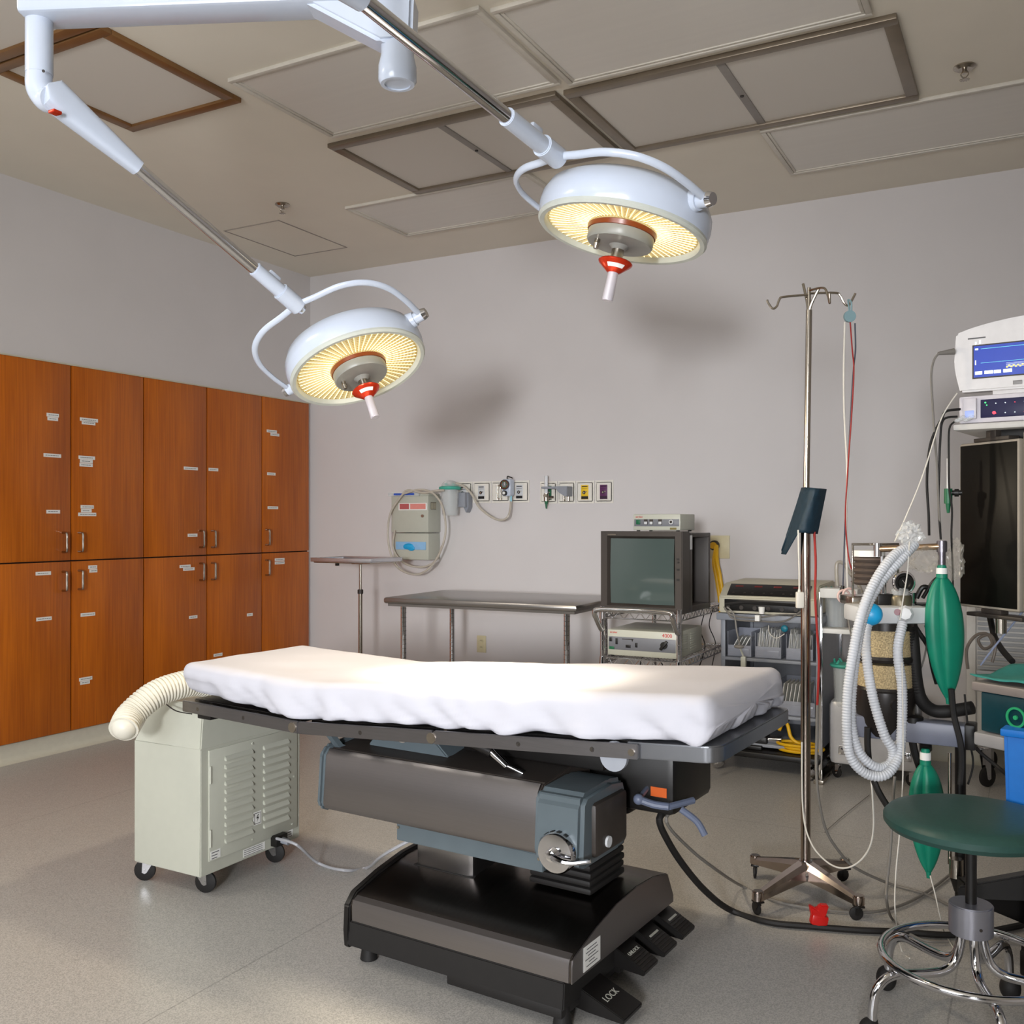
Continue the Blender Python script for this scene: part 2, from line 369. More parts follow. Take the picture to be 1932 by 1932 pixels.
def vent(x0, x1, y0, y1, label, fm, bar=True, w=.05):
    t = thing('ceiling_vent', label, 'vent', ((x0+x1)/2, (y0+y1)/2, ZC-.022), 0)
    a, b = (x1-x0)/2, (y1-y0)/2
    m = MB(); frame_rect(m, -a, a, -b, b, 0, .022, w, bev=.003); m.build('frame', fm, t)
    m = MB(); m.b2((-a+w-.004, -b+w-.004, .012), (a-w+.004, b-w+.004, .02)); m.build('grille', perf_m, t)
    if bar:
        m = MB(); m.b2((-.018, -b+w, .006), (.018, b-w, .016), .002); m.cyl((0, 0, .001), (0, 0, .008), .008, mi=1); m.build('centre_bar', [mat('bar_grey', (140, 134, 128), .45), dark_m], t)
vent(-3.075, -1.83, 3.775, 4.555, 'grey framed perforated ceiling vent left of its twin, over the back of the room', vent_frame_m)
vent(-1.80, -.455, 3.79, 4.565, 'grey framed perforated ceiling vent with centre bar, right one near the sprinkler', vent_frame_m)
vent(-3.76, -3.075, 2.46, 3.19, 'perforated ceiling vent with wood-brown reflection on its frame behind the left lamp elbow', vent_reflect_m, False)
vent(-3.76, -3.075, 1.75, 2.45, 'perforated ceiling vent cut off by the left edge of the photo', vent_reflect_m, False)
t = thing('access_panel', 'thin outlined ceiling access panel left of the back corner', 'access panel', (-4.35, 4.93, ZC-.004))
m = MB(); m.b2((-.22, -.33, .002), (.22, .33, .006)); m.build('hatch', ceil_m, t)
m = MB(); frame_rect(m, -.23, .23, -.34, .34, .0, .005, .007); m.build('frame', mat('hatch_edge', (150, 142, 132), .6), t)
for p, lb in (((-3.894, 4.372), 'small chrome fire sprinkler in the ceiling above the left chrome arm'), ((-.264, 4.373), 'small chrome fire sprinkler in the ceiling at the upper right')):
    t = thing('sprinkler_head', lb, 'sprinkler', (p[0], p[1], ZC-.06), 0)
    m = MB(); m.lathe([(0, .06), (.042, .06), (.044, .055), (.03, .045), (.014, .047), (0, .047)], 28); m.build('escutcheon', satin_m, t)
    m = MB(); m.cyl((0, 0, .03), (0, 0, .052), .009); m.tube([(-.008, 0, .04), (-.014, 0, .026), (-.004, 0, .012)], .0025, 6); m.tube([(.008, 0, .04), (.014, 0, .026), (.004, 0, .012)], .0025, 6); m.cyl((0, 0, .008), (0, 0, .014), .006)
    m.build('body', satin_m, t)
    m = MB()
    for k in range(10):
        m.box((0, 0, 0), (.008, .004, .0015), M=Matrix.Translation((.016*math.cos(k*PI/5), .016*math.sin(k*PI/5), .005)) @ Matrix.Rotation(k*PI/5, 4, 'Z'))
    m.cyl((0, 0, .004), (0, 0, .006), .014); m.build('deflector', satin_m, t)

# ------------------------------------------------------------ built-in cabinets
XF = -4.848
cols = [3.166, 3.681, 4.193, 4.710, 5.231, 5.739]
ZT, ZM, ZB = 2.186, 1.073, .106
stick = {(0, 1): [(240,346,56),(240,363,48),(238,530,80),(242,786,62)], (0, 0): [(197,1067,70),(200,1274,70)],
 (1, 1): [(405,368,82),(403,382,62),(395,540,75),(393,556,58),(392,573,60),(397,764,60),(393,781,48),(397,798,82)], (1, 0): [(422,1038,40),(425,1055,36),(400,1254,66),(390,1547,60),(387,1564,44)],
 (2, 1): [(869,589,64),(877,893,44)], (2, 0): [(843,1035,50),(860,1047,52),(880,1266,38)],
 (3, 1): [(972,594,44)], (3, 0): [(1138,1255,26),(993,1438,40)],
 (4, 1): [(1238,420,46),(1252,435,40),(1236,614,38),(1243,768,48)], (4, 0): [(1274,1004,44),(1274,1019,44)]}
hand = {(0, 1): (305, 882, 970), (0, 0): (305, 1060, 1147), (1, 1): (378, 882, 968), (1, 0): (378, 1055, 1140), (2, 1): (930, 873, 948), (2, 0): (930, 1022, 1098),
        (3, 1): (983, 873, 948), (3, 0): (983, 1020, 1095), (4, 1): (1229, 868, 937), (4, 0): (1229, 1007, 1075)}
def cc(x, y): return x/2.415, y/2.415+640
units = [((0, 1), 'cherry wood double wall cabinet at the left edge of the photo'), ((2, 3), 'cherry wood double wall cabinet in the middle, behind the air hose'), ((4,), 'cherry wood single column cabinet in the corner by the back wall')]
gap_m = mat('cabinet_gap', (40, 24, 14), .7)
for cs, lb in units:
    y0, y1 = cols[cs[0]], cols[cs[-1]+1]
    t = thing('cabinet', lb, 'cabinet', (XF, (y0+y1)/2, ZB)); oy = (y0+y1)/2
    m = MB(); m.b2((-.55, y0-oy, 0), (-.02, y1-oy, ZT-ZB)); m.build('body', gap_m, t)
    m = MB(); m.b2((-.03, y0-oy, ZT-ZB), (.004, y1-oy, ZT-ZB+.008)); m.build('top_edge', esubeige_m, t)
    for c in cs:
        for lev in (1, 0):
            a, b = cols[c]-oy+.0045, cols[c+1]-oy-.0045
            z0, z1 = (ZM+.004, ZT) if lev else (ZB, ZM-.004)
            m = MB(); m.b2((-.02, a, z0-ZB), (0, b, z1-ZB), .0012); d = m.build('door', wood_m, t)
            hx, ha, hb = hand[(c, lev)]
            p = onX(*cc(hx, ha), XF+.038); q = onX(*cc(hx, hb), XF+.038); yy = p.y-oy; za = p.z-ZB; zb = q.z-ZB
            m = MB(); m.tube([(0, yy, za), (.028, yy, za-.001), (.038, yy, za-.012), (.038, yy, (za+zb)/2), (.038, yy, zb+.012), (.028, yy, zb+.001), (0, yy, zb)], .0068, 10, 5)
            m.build('handle', satin_m, d)
            for (sx, sy, sw) in stick[(c, lev)]:
                p = onX(*cc(sx-sw/2, sy), XF); q = onX(*cc(sx+sw/2, sy), XF); w = (q.y-p.y); yc = (p.y+q.y)/2-oy; zc = (p.z+q.z)/2-ZB
                m = MB(); m.b2((.0002, yc-w/2, zc-.010), (.0012, yc+w/2, zc+.010))
                x = yc-w/2+.012
                while x < yc+w/2-.016:
                    l = random.uniform(.006, .016); m.b2((.0012, x, zc-.0016), (.0015, x+l, zc+.0016), mi=1); x += l+.003
                m.build('label_strip', [paper_m, ink_m], d)

# ------------------------------------------------------------ back wall fittings
def plate_row(x0, x1, n, z0, z1, label, defs):
    t = thing('gas_outlet_panel', label, 'wall outlet', ((x0+x1)/2, YB, z0)); w = (x1-x0)/n; ox = (x0+x1)/2
    pm = mat('wall_plate', (224, 220, 210), .5)
    for i in range(n):
        a = x0+i*w-ox; h = z1-z0
        m = MB(); m.prism([(a+.003, 0), (a+w-.003, 0), (a+w-.003, h), (a+.003, h)], -.006, 0, 'y', .0015)
        b = bmesh.new(); bm_in = .028
        m.prism([(a+.012, .012), (a+w-.012, .012), (a+w-.012, h-.012), (a+.012, h-.012)], -.012, -.004, 'y', .004)
        m.build('plate', pm, t)
        if i in defs:
            c, dk = defs[i]; cx = a+w/2; m = MB()
            m.b2((cx-.026, -.0145, h/2-.048), (cx+.026, -.0118, h/2+.044), .001, mi=0)
            m.b2((cx-.024, -.0152, h/2-.046), (cx+.024, -.014, h/2-.028), mi=1)
            m.b2((cx-.020, -.0150, h/2+.032), (cx+.020, -.014, h/2+.038), mi=1)
            m.b2((cx-.020, -.0150, h/2+.020), (cx+.020, -.014, h/2+.022), mi=1)
            m.cyl((cx-.004, -.014, h/2-.004), (cx-.004, -.017, h/2-.004), .011, mi=1); m.cyl((cx-.004, -.016, h/2-.004), (cx-.004, -.019, h/2-.004), .006, mi=2)
            m.b2((cx, -.017, h/2-.002), (cx+.016, -.0145, h/2+.004), mi=2)
            m.build('gas_connector', [c, dk, satin_m], t)
    return t
tP = plate_row(-3.58, -2.99, 4, 1.424, 1.572, 'row of four white medical wall outlets to the left of the flow meter', {0: (lgrey_m, black_m), 1: (lgrey_m, black_m), 3: (lgrey_m, black_m)})
tQ = plate_row(-2.915, -2.385, 4, 1.415, 1.562, 'row of white wall outlets with green, yellow and purple connectors', {0: (green_m, black_m), 2: (ylab_m, black_m), 3: (purple_m, mat('purple_dark', (50, 22, 50), .4))})
# gauge on the left row
g = onY(957, 918, 5.70)
t = thing('vacuum_regulator', 'white vacuum regulator with round coloured gauge plugged into the wall', 'regulator', (g.x, YB-.014, g.z-.07))
m = MB(); m.b2((-.034, -.085, .005), (.034, -.02, .12), .012); m.build('body', white_m, t)
m = MB(); m.cyl((0, -.03, .02), (0, 0, .03), .012); m.build('wall_stem', satin_m, t)
m = MB(); m.M = Matrix.Translation((-.006, -.085, .082)) @ Matrix.Rotation(PI/2, 4, 'X')
m.lathe([(0, 0), (.033, 0), (.033, .014), (.028, .016), (.027, .012), (0, .012)], 32, mi=0); m.lathe([(0, .0125), (.0255, .0125)], 32, mi=1); m.lathe([(0, .0127), (.019, .0127)], 32, mi=2)
m.box((.003, .006, .014), (.003, .022, .001), mi=3); m.lathe([(.0255, .0128), (.019, .0128)], 6, mi=4)
m.build('gauge', [dark_m, redcol_m, panelgrey_m, paper_m, green_m], t)
m = MB(); m.cyl((-.006, -.082, .026), (-.006, -.1, .026), .017, seg=24); m.cyl((-.006, -.1, .026), (-.006, -.104, .026), .010, mi=1); m.build('dial', [black_m, paper_m], t)
m = MB(); m.tube([(-.01, -.05, .118), (-.006, -.052, .138), (.012, -.05, .134), (.03, -.048, .126)], .004, 8); m.build('lever', black_m, t)
m = MB(); m.cyl((.02, -.05, -.03), (.02, -.05, .01), .008); m.build('tube_fitting', mat('pale_blue_plastic', (150, 200, 214), .4), t)
regul_end = Vector((g.x+.02, YB-.064, g.z-.10))
# chrome flow tube left of gauge & holder
t = thing('wall_slide_bracket', 'pair of short vertical chrome rods on a wall outlet plate beside the gauge', 'bracket', (-3.215, YB-.012, 1.44))
m = MB(); m.cyl((-.012, -.014, 0), (-.012, -.014, .11), .006); m.cyl((.012, -.014, 0), (.012, -.014, .11), .006); m.box((0, -.008, .1), (.04, .012, .01)); m.box((0, -.008, .012), (.04, .012, .01)); m.build('rods', satin_m, t)
# oxygen flow meter
f = onY(1028, 925, 5.70)
t = thing('oxygen_flow_meter', 'upright clear oxygen flow meter with green nozzle on the wall', 'flow meter', (f.x, YB-.06, f.z-.12))
m = MB(); m.cyl((0, 0, .10), (0, 0, .215), .012, seg=20); m.build('sight_tube', mat('frosted_tube', (220, 222, 224), .3, alpha=.85), t)
m = MB(); m.cyl((0, 0, .05), (0, 0, .10), .016); m.cyl((0, -.02, .085), (0, 0, .085), .012); m.cyl((0, 0, .075), (.03, .04, .075), .009); m.build('valve_body', satin_m, t)
m = MB(); m.cyl((0, 0, .03), (0, 0, .055), .010, .013); m.cyl((0, 0, -.0), (0, 0, .03), .004, .007); m.build('nozzle', green_m, t)
# grey bracket arm
t = thing('wall_shelf_bracket', 'small grey metal bracket arm over the green oxygen outlet', 'bracket', (-2.70, YB-.012, 1.44))
m = MB(); m.prism([(-.155, .085), (.03, .085), (.03, .02), (.012, .02), (-.03, .045), (-.05, .07), (-.155, .07)], -.09, 0, 'y', .003); m.build('arm', grey_m, t)
m = MB(); m.cyl((-.02, -.03, -.01), (-.02, -.03, .03), .007); m.cyl((.012, -.03, -.01), (.012, -.03, .025), .007); m.build('pins', satin_m, t)

# glove / sharps dispenser
def D(px, py, yy=YB): return onY(px, py, yy)
x0, x1 = D(738, 0, 5.62).x, D(808, 0, 5.62).x
t = thing('sharps_dispenser', 'cream wall mounted sharps cabinet over a glove box holder', 'dispenser', ((x0+x1)/2, YB, 1.03)); hw = (x1-x0)/2
m = MB(); m.b2((-hw, -.16, .19), (hw, 0, .445), .006); m.b2((-hw+.02, -.155, .445), (hw-.0, -.02, .462), .003, mi=0); m.build('upper_cabinet', cream_m, t)
m = MB(); m.b2((-hw+.01, -.15, 0), (hw-.005, 0, .186), .006); m.build('glove_holder', cream_m, t)
m = MB(); m.b2((-hw+.035, -.1555, .07), (hw-.025, -.149, .125), .002); m.build('glove_opening', mat('pale_blue_card', (140, 184, 222), .5), t)
m = MB(); m.sphere((-.012, -.153, .092), .045, (1, .3, .5)); m.sphere((.012, -.156, .08), .03, (1, .3, .6)); m.sphere((-.03, -.155, .088), .025, (1, .35, .6)); m.build('glove', bluep_m, t)
m = MB(); m.b2((-hw+.065, -.163, .345), (hw-.01, -.159, .395), .001, mi=0)
m.b2((-hw+.075, -.1636, .352), (-.002, -.1625, .39), mi=1); m.b2((.008, -.1636, .352), (hw-.02, -.1625, .39), mi=2); m.build('warning_label', [paper_m, mat('dull_red_print', (180, 90, 90), .5), mat('salmon_print', (220, 140, 130), .5)], t)
m = MB(); m.cyl((hw-.045, -.158, .305), (hw-.045, -.168, .305), .011); m.build('lock', satin_m, t)
m = MB(); m.b2((hw-.0005, -.13, .35), (hw+.001, -.06, .40)); 
for i in range(5):
    m.b2((hw+.001, -.126+i*.014, .354), (hw+.0016, -.118+i*.014, .396), mi=1)
m.build('side_grid', [mat('grid_dark', (90, 80, 60), .6), esubeige_m], t)
t2 = thing('clear_wall_tray', 'clear plastic tray with blue print on top of the sharps cabinet', 'tray', ((x0+x1)/2-.02, YB-.09, 1.474))
m = MB(); frame_rect(m, -hw+.0, hw-.05, -.08, .06, .0, .028, .004); m.b2((-hw, -.08, .0185), (hw-.05, .06, .021)); m.b2((-hw+.05, -.082, .006), (hw-.09, -.0805, .02), mi=1); m.build('tray', [clear_m, mat('blue_print', (60, 90, 180), .5)], t2)
# suction canister
c = D(849, 918, 5.66)
t = thing('suction_canister', 'clear suction canister with teal lid hanging on the wall', 'canister', (c.x, 5.66, c.z-.20))
m = MB(); m.lathe([(0, .002), (.052, .002), (.056, .01), (.064, .18), (.06, .18), (.052, .012), (0, .012)], 36); m.build('jar', clear_m, t)
m = MB(); m.lathe([(0, .178), (.072, .178), (.077, .186), (.074, .198), (.06, .202), (.03, .21), (.0, .212)], 36); m.cyl((-.03, 0, .2), (-.03, 0, .222), .01); m.cyl((.03, 0, .2), (.03, 0, .222), .01); m.build('lid', teal_m, t)
m = MB(); m.b2((.04, .03, .06), (.1, .115, .16), .004); m.prism([(.05, .16), (.11, .16), (.11, .06), (.09, .02), (.07, .06)], .06, .118, 'y', .003); m.build('wall_bracket', grey_m, t)
m = MB(); m.sphere((0, 0, .2), .06, (1, 1, .75)); m.build('clear_dome', clear_m, t)
# tubing from dome to regulator
def loopt(pts, yy): return [D(x, y, yy) for x, y in pts]
pts = loopt([(852, 912), (870, 915), (888, 930), (905, 958), (930, 977), (948, 981), (960, 972)], 5.66)+[Vector(regul_end)]
m = MB(); m.tube(pts, .0075, 10); m.build('suction_tube', tube_m, label='clear curved tube running from the teal lidded canister to the gauge', cat='tube')
pts = loopt([(838, 925), (820, 926), (800, 930), (770, 925), (758, 935), (738, 965), (732, 1000), (736, 1040), (752, 1072), (785, 1084), (812, 1070), (832, 1038), (841, 1000), (836, 960), (826, 940), (812, 928), (790, 924), (760, 932)], 5.585)
m = MB(); m.tube(pts, .0075, 10)
pts = loopt([(745, 1000), (742, 1035), (762, 1062), (795, 1070), (822, 1058), (834, 1030)], 5.6)
m.tube(pts, .007, 10); m.build('coiled_suction_tube', tube_m, label='long clear tube looped around the wall sharps cabinet', cat='tube')
# outlets
def outlet(p, label, big=False):
    t = thing('power_outlet', label, 'outlet', (p.x, YB, p.z)); w, h = (.036, .058) if not big else (.075, .07)
    m = MB(); m.b2((-w, -.007, -h), (w, 0, h), .003); m.build('cover', almond_m, t)
    if not big:
        for z in (-.022, .022):
            m = MB(); m.cyl((0, -.006, z), (0, -.010, z), .015); m.box((-.006, -.0105, z+.002), (.002, .002, .009), mi=1); m.box((.006, -.0105, z+.002), (.002, .002, .009), mi=1); m.build('socket', [almond_m, dark_m], t)
    else:
        m = MB(); m.cyl((-.015, -.006, .01), (-.015, -.03, .01), .03, mi=0); m.cyl((-.015, -.03, .01), (-.015, -.05, .01), .02, mi=1); m.build('socket', [dark_m, yellow_m], t)
outlet(D(909, 1215), 'almond duplex power outlet on the back wall under the steel table')
outlet(D(1354, 1032), 'large almond wall outlet with yellow hoses behind the monitor', True)
for i, pts in enumerate(([(1352, 1030), (1353, 1060), (1358, 1085), (1362, 1110), (1367, 1128)], [(1352, 1030), (1347, 1060), (1352, 1090), (1358, 1130), (1360, 1160)])):
    m = MB(); m.tube([D(pts[0][0], pts[0][1], 5.73)]+loopt(pts, 5.66)[1:], .012, 10); m.build('yellow_hose', yellow_m, label=('yellow hose from the wall outlet, the right strand', 'yellow hose from the wall outlet, the strand next to the monitor')[i], cat='hose')

# ------------------------------------------------------------ mayo stand
p = onY(680, 1056, 5.15)
t = thing('mayo_stand', 'chrome instrument stand with flat rectangular tray near the left corner', 'instrument stand', (p.x, p.y, 0))
zt = p.z
m = MB(); m.b2((-.27, -.16, zt-.006), (.20, .17, zt-.002), .001)
frame_rect(m, -.28, .21, -.17, .18, zt-.012, zt+.014, .014, bev=.005); m.build('tray', mat('mayo_tray_steel', (205, 205, 210), .3, .9), t)
m = MB(); m.tube([(-.26, -.15, zt-.014), (.19, -.15, zt-.014), (.19, .16, zt-.014), (-.26, .16, zt-.014)], .006, 8, 1, closed=True); m.b2((-.06, -.02, zt-.03), (.02, .02, zt-.01), .003, mi=0); m.build('tray_frame', satin_m, t)
m = MB(); m.b2((-.09, -.15, zt-.036), (-.07, -.13, zt-.012), .002); m.build('clip', black_m, t)
m = MB(); m.cyl((.0, 0, .55), (.0, 0, zt-.012), .009); m.build('inner_pole', satin_m, t)
m = MB(); m.cyl((0, 0, .06), (0, 0, zt-.20), .0135); m.build('outer_pole', satin_m, t)
m = MB(); m.cyl((0, 0, zt-.225), (0, 0, zt-.195), .019, bev=.003); m.build('collar', dark_m, t)
m = MB(); m.tube([(-.22, -.12, .05), (-.02, 0, .06), (.22, -.12, .05)], .014, 10, 8); m.tube([(0, 0, .06), (0, .25, .05)], .014, 10, 1); m.build('base', satin_m, t)
for x, y in ((-.21, -.12), (.21, -.12), (0, .24)): caster(t, x, y, .02, .045)

# ------------------------------------------------------------ steel back table
t = thing('steel_work_table', 'stainless steel work table with tube legs against the back wall', 'table', (-2.72, 4.92, 0), math.radians(2))
ZTb = .862
m = MB(); m.b2((-.60, -.34, ZTb-.035), (.60, .34, ZTb), .012)
m.b2((-.58, -.32, ZTb-.05), (.58, .32, ZTb-.03), 0); m.build('top', tsteel_m, t)
for x, y in ((-.50, -.28), (.52, -.28), (-.50, .28), (.52, .28)):
    m = MB(); m.cyl((x, y, .03), (x, y, ZTb-.045), .0165, seg=20)
    for k in range(30):
        z = .06+k*.0254; m.lathe([(.0165, z-.0015), (.0178, z), (.0165, z+.0015)], 18, Matrix.Translation((x, y, 0)))
    lg = m.build('leg', chrome_m, t)
    m = MB(); m.cyl((x, y, 0), (x, y, .03), .02, .014); m.build('foot', rubber_m, lg)
m = MB(); frame_rect(m, -.52, .54, -.30, .30, .20, .225, .02); 
for k in range(24): m.cyl((-.5+k*.044, -.29, .22), (-.5+k*.044, .29, .22), .003, seg=6)
m.build('lower_shelf', chrome_m, t)
# ------------------------------------------------------------ operating table
SOT = 1.092   # table drawn in a working frame, then brought to its real size (feet on the floor)
KOT = Matrix.Translation((0, 0, CAMZ*(1-SOT))) @ Matrix.Diagonal((SOT, SOT, SOT, 1))
OT = thing('operating_table', 'steel operating table on a black and steel pedestal base', 'operating table', (-1.28*SOT, 2.36*SOT, 0), math.radians(-4))
RB = OT.matrix_basis @ KOT; RBi = (Matrix.Translation((-1.28, 2.36, 0)) @ Matrix.Rotation(math.radians(-4), 4, 'Z')).inverted()
def zt(u): return .738+(-.53-u)*.024 if u < -.53 else .738+(u+.53)*.062
# base: arched steel cover
prof = [(-.292, .228), (-.292, .268), (-.288, .282), (-.27, .290), (-.17, .318), (-.06, .338), (.06, .344), (.17, .336), (.26, .316), (.30, .245), (.30, .225)]
m = MB(); m.prism(prof, -.325, .352, 'x', .002); m.build('base_cover', mat('base_steel', (104, 98, 94), .26, 1, var=.1, scale=4, stretch=(30, 1, 30)), OT)
m = MB(); m.prism([(v*1.006, z+.0008) for v, z in prof[:4]]+[(-.285, .27), (-.285, .228)], -.318, .345, 'x', .0005); m.build('front_band', steelx_m, OT)
m = MB(); m.prism([(v*1.001, z-.001) for v, z in prof], .350, .3535, 'x', .001); m.build('side_panel', steelx_m, OT)
m = MB(); m.prism([(-.298, .155), (-.302, .2), (-.298, .268), (-.27, .298), (-.17, .326), (-.06, .346), (.06, .352), (.17, .344), (.27, .322), (.305, .24), (.30, .155)], -.345, -.323, 'x', .004); m.build('end_panel', black_m, OT)
m = MB(); m.prism([(-.30, .162), (-.296, .228), (.30, .228), (.305, .162)], -.335, .335, 'x', .003)
m.b2((.0, -.30, .142), (.33, .29, .17), .004); m.b2((-.30, -.26, .15), (.30, .26, .17)); m.build('skirt', rubber_m, OT)
for u_, v_ in ((-.305, -.24), (.315, -.27), (-.30, .24), (.28, .24)):
    m = MB(); m.cyl((u_, v_, .1096), (u_, v_, .17), .024, .015, bev=.002); m.build('foot', rubber_m, OT)
for k, (v_, txt) in enumerate(((-.165, 'LOCK'), (.005, 'UNLOCK'), (.13, ''), (.255, ''))):
    z = .195 if k else .160; L = .085 if k else .115
    m = MB(); m.prism([(.31, z+.02), (.335, z+.022), (.335+L, z-.022), (.332+L, z-.034), (.35, z-.03), (.31, z-.025)], v_-(.042 if k else .05), v_+(.042 if k else .05), 'y', .002)
    sl = math.atan2(.044, L)
    Mx = Matrix.Translation((.37 if k else .39, v_, z+.0222-((.035 if k else .055)*.044/L)+.0004)) @ Matrix.Rotation(sl, 4, 'Y') @ Matrix.Rotation(PI/2, 4, 'Z')
    if txt: m.text(txt, .024 if k == 0 else .014, Mx, mi=1)
    else: m.box((0, 0, 0), (.05, .006, .001), M=Mx, mi=1)
    if k:
        for j in range(5): m.box((0, 0, 0), (.076, .001, .0012), M=Matrix.Translation((.378+j*.008, v_, z+.0075-(.013+j*.008)*math.tan(sl)+.0008)) @ Matrix.Rotation(sl, 4, 'Y') @ Matrix.Rotation(PI/2, 4, 'Z'), mi=2)
    m.build('pedal', [black_m, mat('pedal_print', (170, 170, 160), .5), dark_m], OT)
    m = MB(); m.b2((.28, v_-.03, .145), (.345, v_+.03, z+.012), .004); m.build('pedal_bracket', black_m, OT)
m = MB(); Mx = Matrix.Translation((.3545, -.165, .262)) @ Matrix.Rotation(PI/2, 4, 'Z') @ Matrix.Rotation(PI/2, 4, 'X')
m.box((0, 0, 0), (.085, .058, .0008), M=Matrix.Translation((.3545, -.195, .263)) @ Matrix.Rotation(PI/2, 4, 'Z') @ Matrix.Rotation(PI/2, 4, 'X') , mi=0)
for j in range(6):
    m.box((0, 0, 0), ((.05, .06, .04, .066, .03, .055)[j], .0022, .0003), M=Matrix.Translation((.3552, -.197, .283-j*.008)) @ Matrix.Rotation(PI/2, 4, 'Z') @ Matrix.Rotation(PI/2, 4, 'X'), mi=1)
m.build('data_label', [paper_m, ink_m], OT, label='white printed data label')
# column
m = MB(); m.b2((-.26, -.095, .30), (-.06, .14, .48), .018, ); m.build('column', steel_m, OT)
m = MB(); m.b2((-.265, -.100, .318), (-.055, .145, .334), .006); m.build('column_boot', rubber_m, OT)
m = MB()
for k in range(6): m.b2((.10+.002*(k % 2), -.07, .345+k*.02), (.285-.002*(k % 2), .13, .362+k*.02), .006)
m.build('bellows_boot', rubber_m, OT)
# beam
pz = lambda o: [(-.19+o, .475), (-.197+o, .49), (-.185+o, .622), (-.165+o, .642), (.02, .66), (.08, .64), (.09, .49), (.07, .47)]
m = MB(); m.prism(pz(.004), -.52, .205, 'x', .004); m.build('beam', dark_m, OT)
m = MB(); m.prism([(-.192, .474), (-.199, .49), (-.187, .624), (-.172, .643), (-.165, .64), (-.182, .62), (-.19, .49), (-.185, .476)], -.512, .198, 'x'); m.build('beam_front_panel', steelx_m, OT)
m = MB(); m.prism([(-.165, .46), (-.20, .475), (-.206, .49), (-.195, .63), (-.172, .652), (.02, .668), (.085, .645), (.095, .49), (.07, .46)], -.535, -.512, 'x', .008); m.build('beam_end_cap', bg_m, OT)
m = MB(); m.prism([(-.19, .455), (-.212, .475), (-.214, .49), (-.206, .618), (-.185, .638), (-.05, .645), (.02, .635), (.035, .6), (.035, .47), (.02, .455)], .198, .335, 'x', .012); m.b2((.318, -.16, .475), (.348, .02, .61), .014, mi=1); m.build('motor_housing', [bg_m, dark_m], OT)
m = MB(); m.prism([(-.27, .418), (.20, .418), (.20, .462), (-.27, .47)], -.165, -.158, 'y', .002); m.cyl((-.262, -.165, .455), (-.262, -.17, .455), .004, seg=12, mi=1); m.cyl((.19, -.165, .452), (.19, -.17, .452), .004, seg=12, mi=1); m.b2((-.27, -.158, .42), (.2, .06, .46)); m.build('lower_shroud', [bg_m, satin_m], OT)
# dial with handle
m = MB(); Md = Matrix.Translation((.272, -.205, .498)) @ Matrix.Rotation(PI/2, 4, 'X'); m.M = Md
m.lathe([(0, 0), (.05, 0), (.05, .022), (.046, .028), (.02, .031), (0, .031)], 36)
for k in range(5): m.box((0, 0, 0), (.009, .002, .012), M=Matrix.Rotation(math.radians(60-k*22), 4, 'Z') @ Matrix.Translation((0, .0505, .013)), mi=1)
dl = m.build('control_dial', [chrome_m, black_m], OT)
m = MB(); m.M = Md; m.lathe([(0, .03), (.018, .03), (.014, .05), (0, .056)], 20)
m.tube([(0, 0, .045), (.03, -.006, .05), (.06, -.006, .045), (.10, .002, .03)], .007, 8, rfn=lambda t: .009-.004*t); m.build('lever', chrome_m, dl)
m = MB(); m.cyl((.345, -.10, .505), (.354, -.10, .505), .014); m.build('button', lgrey_m, OT)
# upper support: pyramid bracket, yokes, black gear
m = MB(); m.prism([(-.43, .648), (-.14, .648), (-.20, .70), (-.22, .735), (-.38, .735), (-.385, .70)], -.10, .06, 'y', .004); m.cyl((-.28, -.13, .70), (-.28, -.10, .70), .022, mi=1); m.cyl((-.28, -.135, .70), (-.28, -.13, .70), .012, mi=1); m.build('tilt_bracket', [bg_m, chrome_m], OT)
m = MB(); m.cyl((-.335, -.12, .72), (-.335, -.105, .72), .012); m.build('bracket_roller', rubber_m, OT)
m = MB(); m.b2((-.14, -.03, .655), (.30, .16, .745), .006); m.b2((-.40, -.05, .70), (.35, .12, .725), .004); m.cyl((-.08, -.12, .715), (.16, -.12, .72), .012, mi=0)
m.b2((-.10, .10, .525), (.44, .38, .695), .02); m.b2((.0, .12, .505), (.30, .36, .53), .01); m.build('drive_unit', black_m, OT)
m = MB(); lp = [RBi @ at(x, y, 2.60) for x, y in ((1001, 1453), (1016, 1441))]; m.b2((-.085, .0965, .635), (-.055, .0995, .655)); m.build('small_label', lgrey_m, OT, label='small grey label')
m = MB(); m.b2((.375, .0975, .575), (.42, .0998, .60)); m.build('orange_label', orange_m, OT, label='orange warning label')
m = MB(); m.cyl((.02, -.14, .70), (.07, -.13, .66), .011, mi=0); m.cyl((-.06, -.15, .725), (.03, -.14, .695), .016, mi=1); m.cyl((.06, -.13, .665), (.115, -.12, .645), .007, mi=0); m.build('gas_strut', [chrome_m, black_m], OT)
m = MB(); m.M = Matrix.Identity(4); m.tube([(-.53, -.20, .73), (-.50, -.14, .64), (-.42, .0, .56)], .012, 4, 1); m.build('leg_strut', bg_m, OT)
m = MB(); m.prism([(.22, .66), (.27, .66), (.24, .75), (.205, .75)], .05, .075, 'y', .003); m.build('support_plate', bg_m, OT)
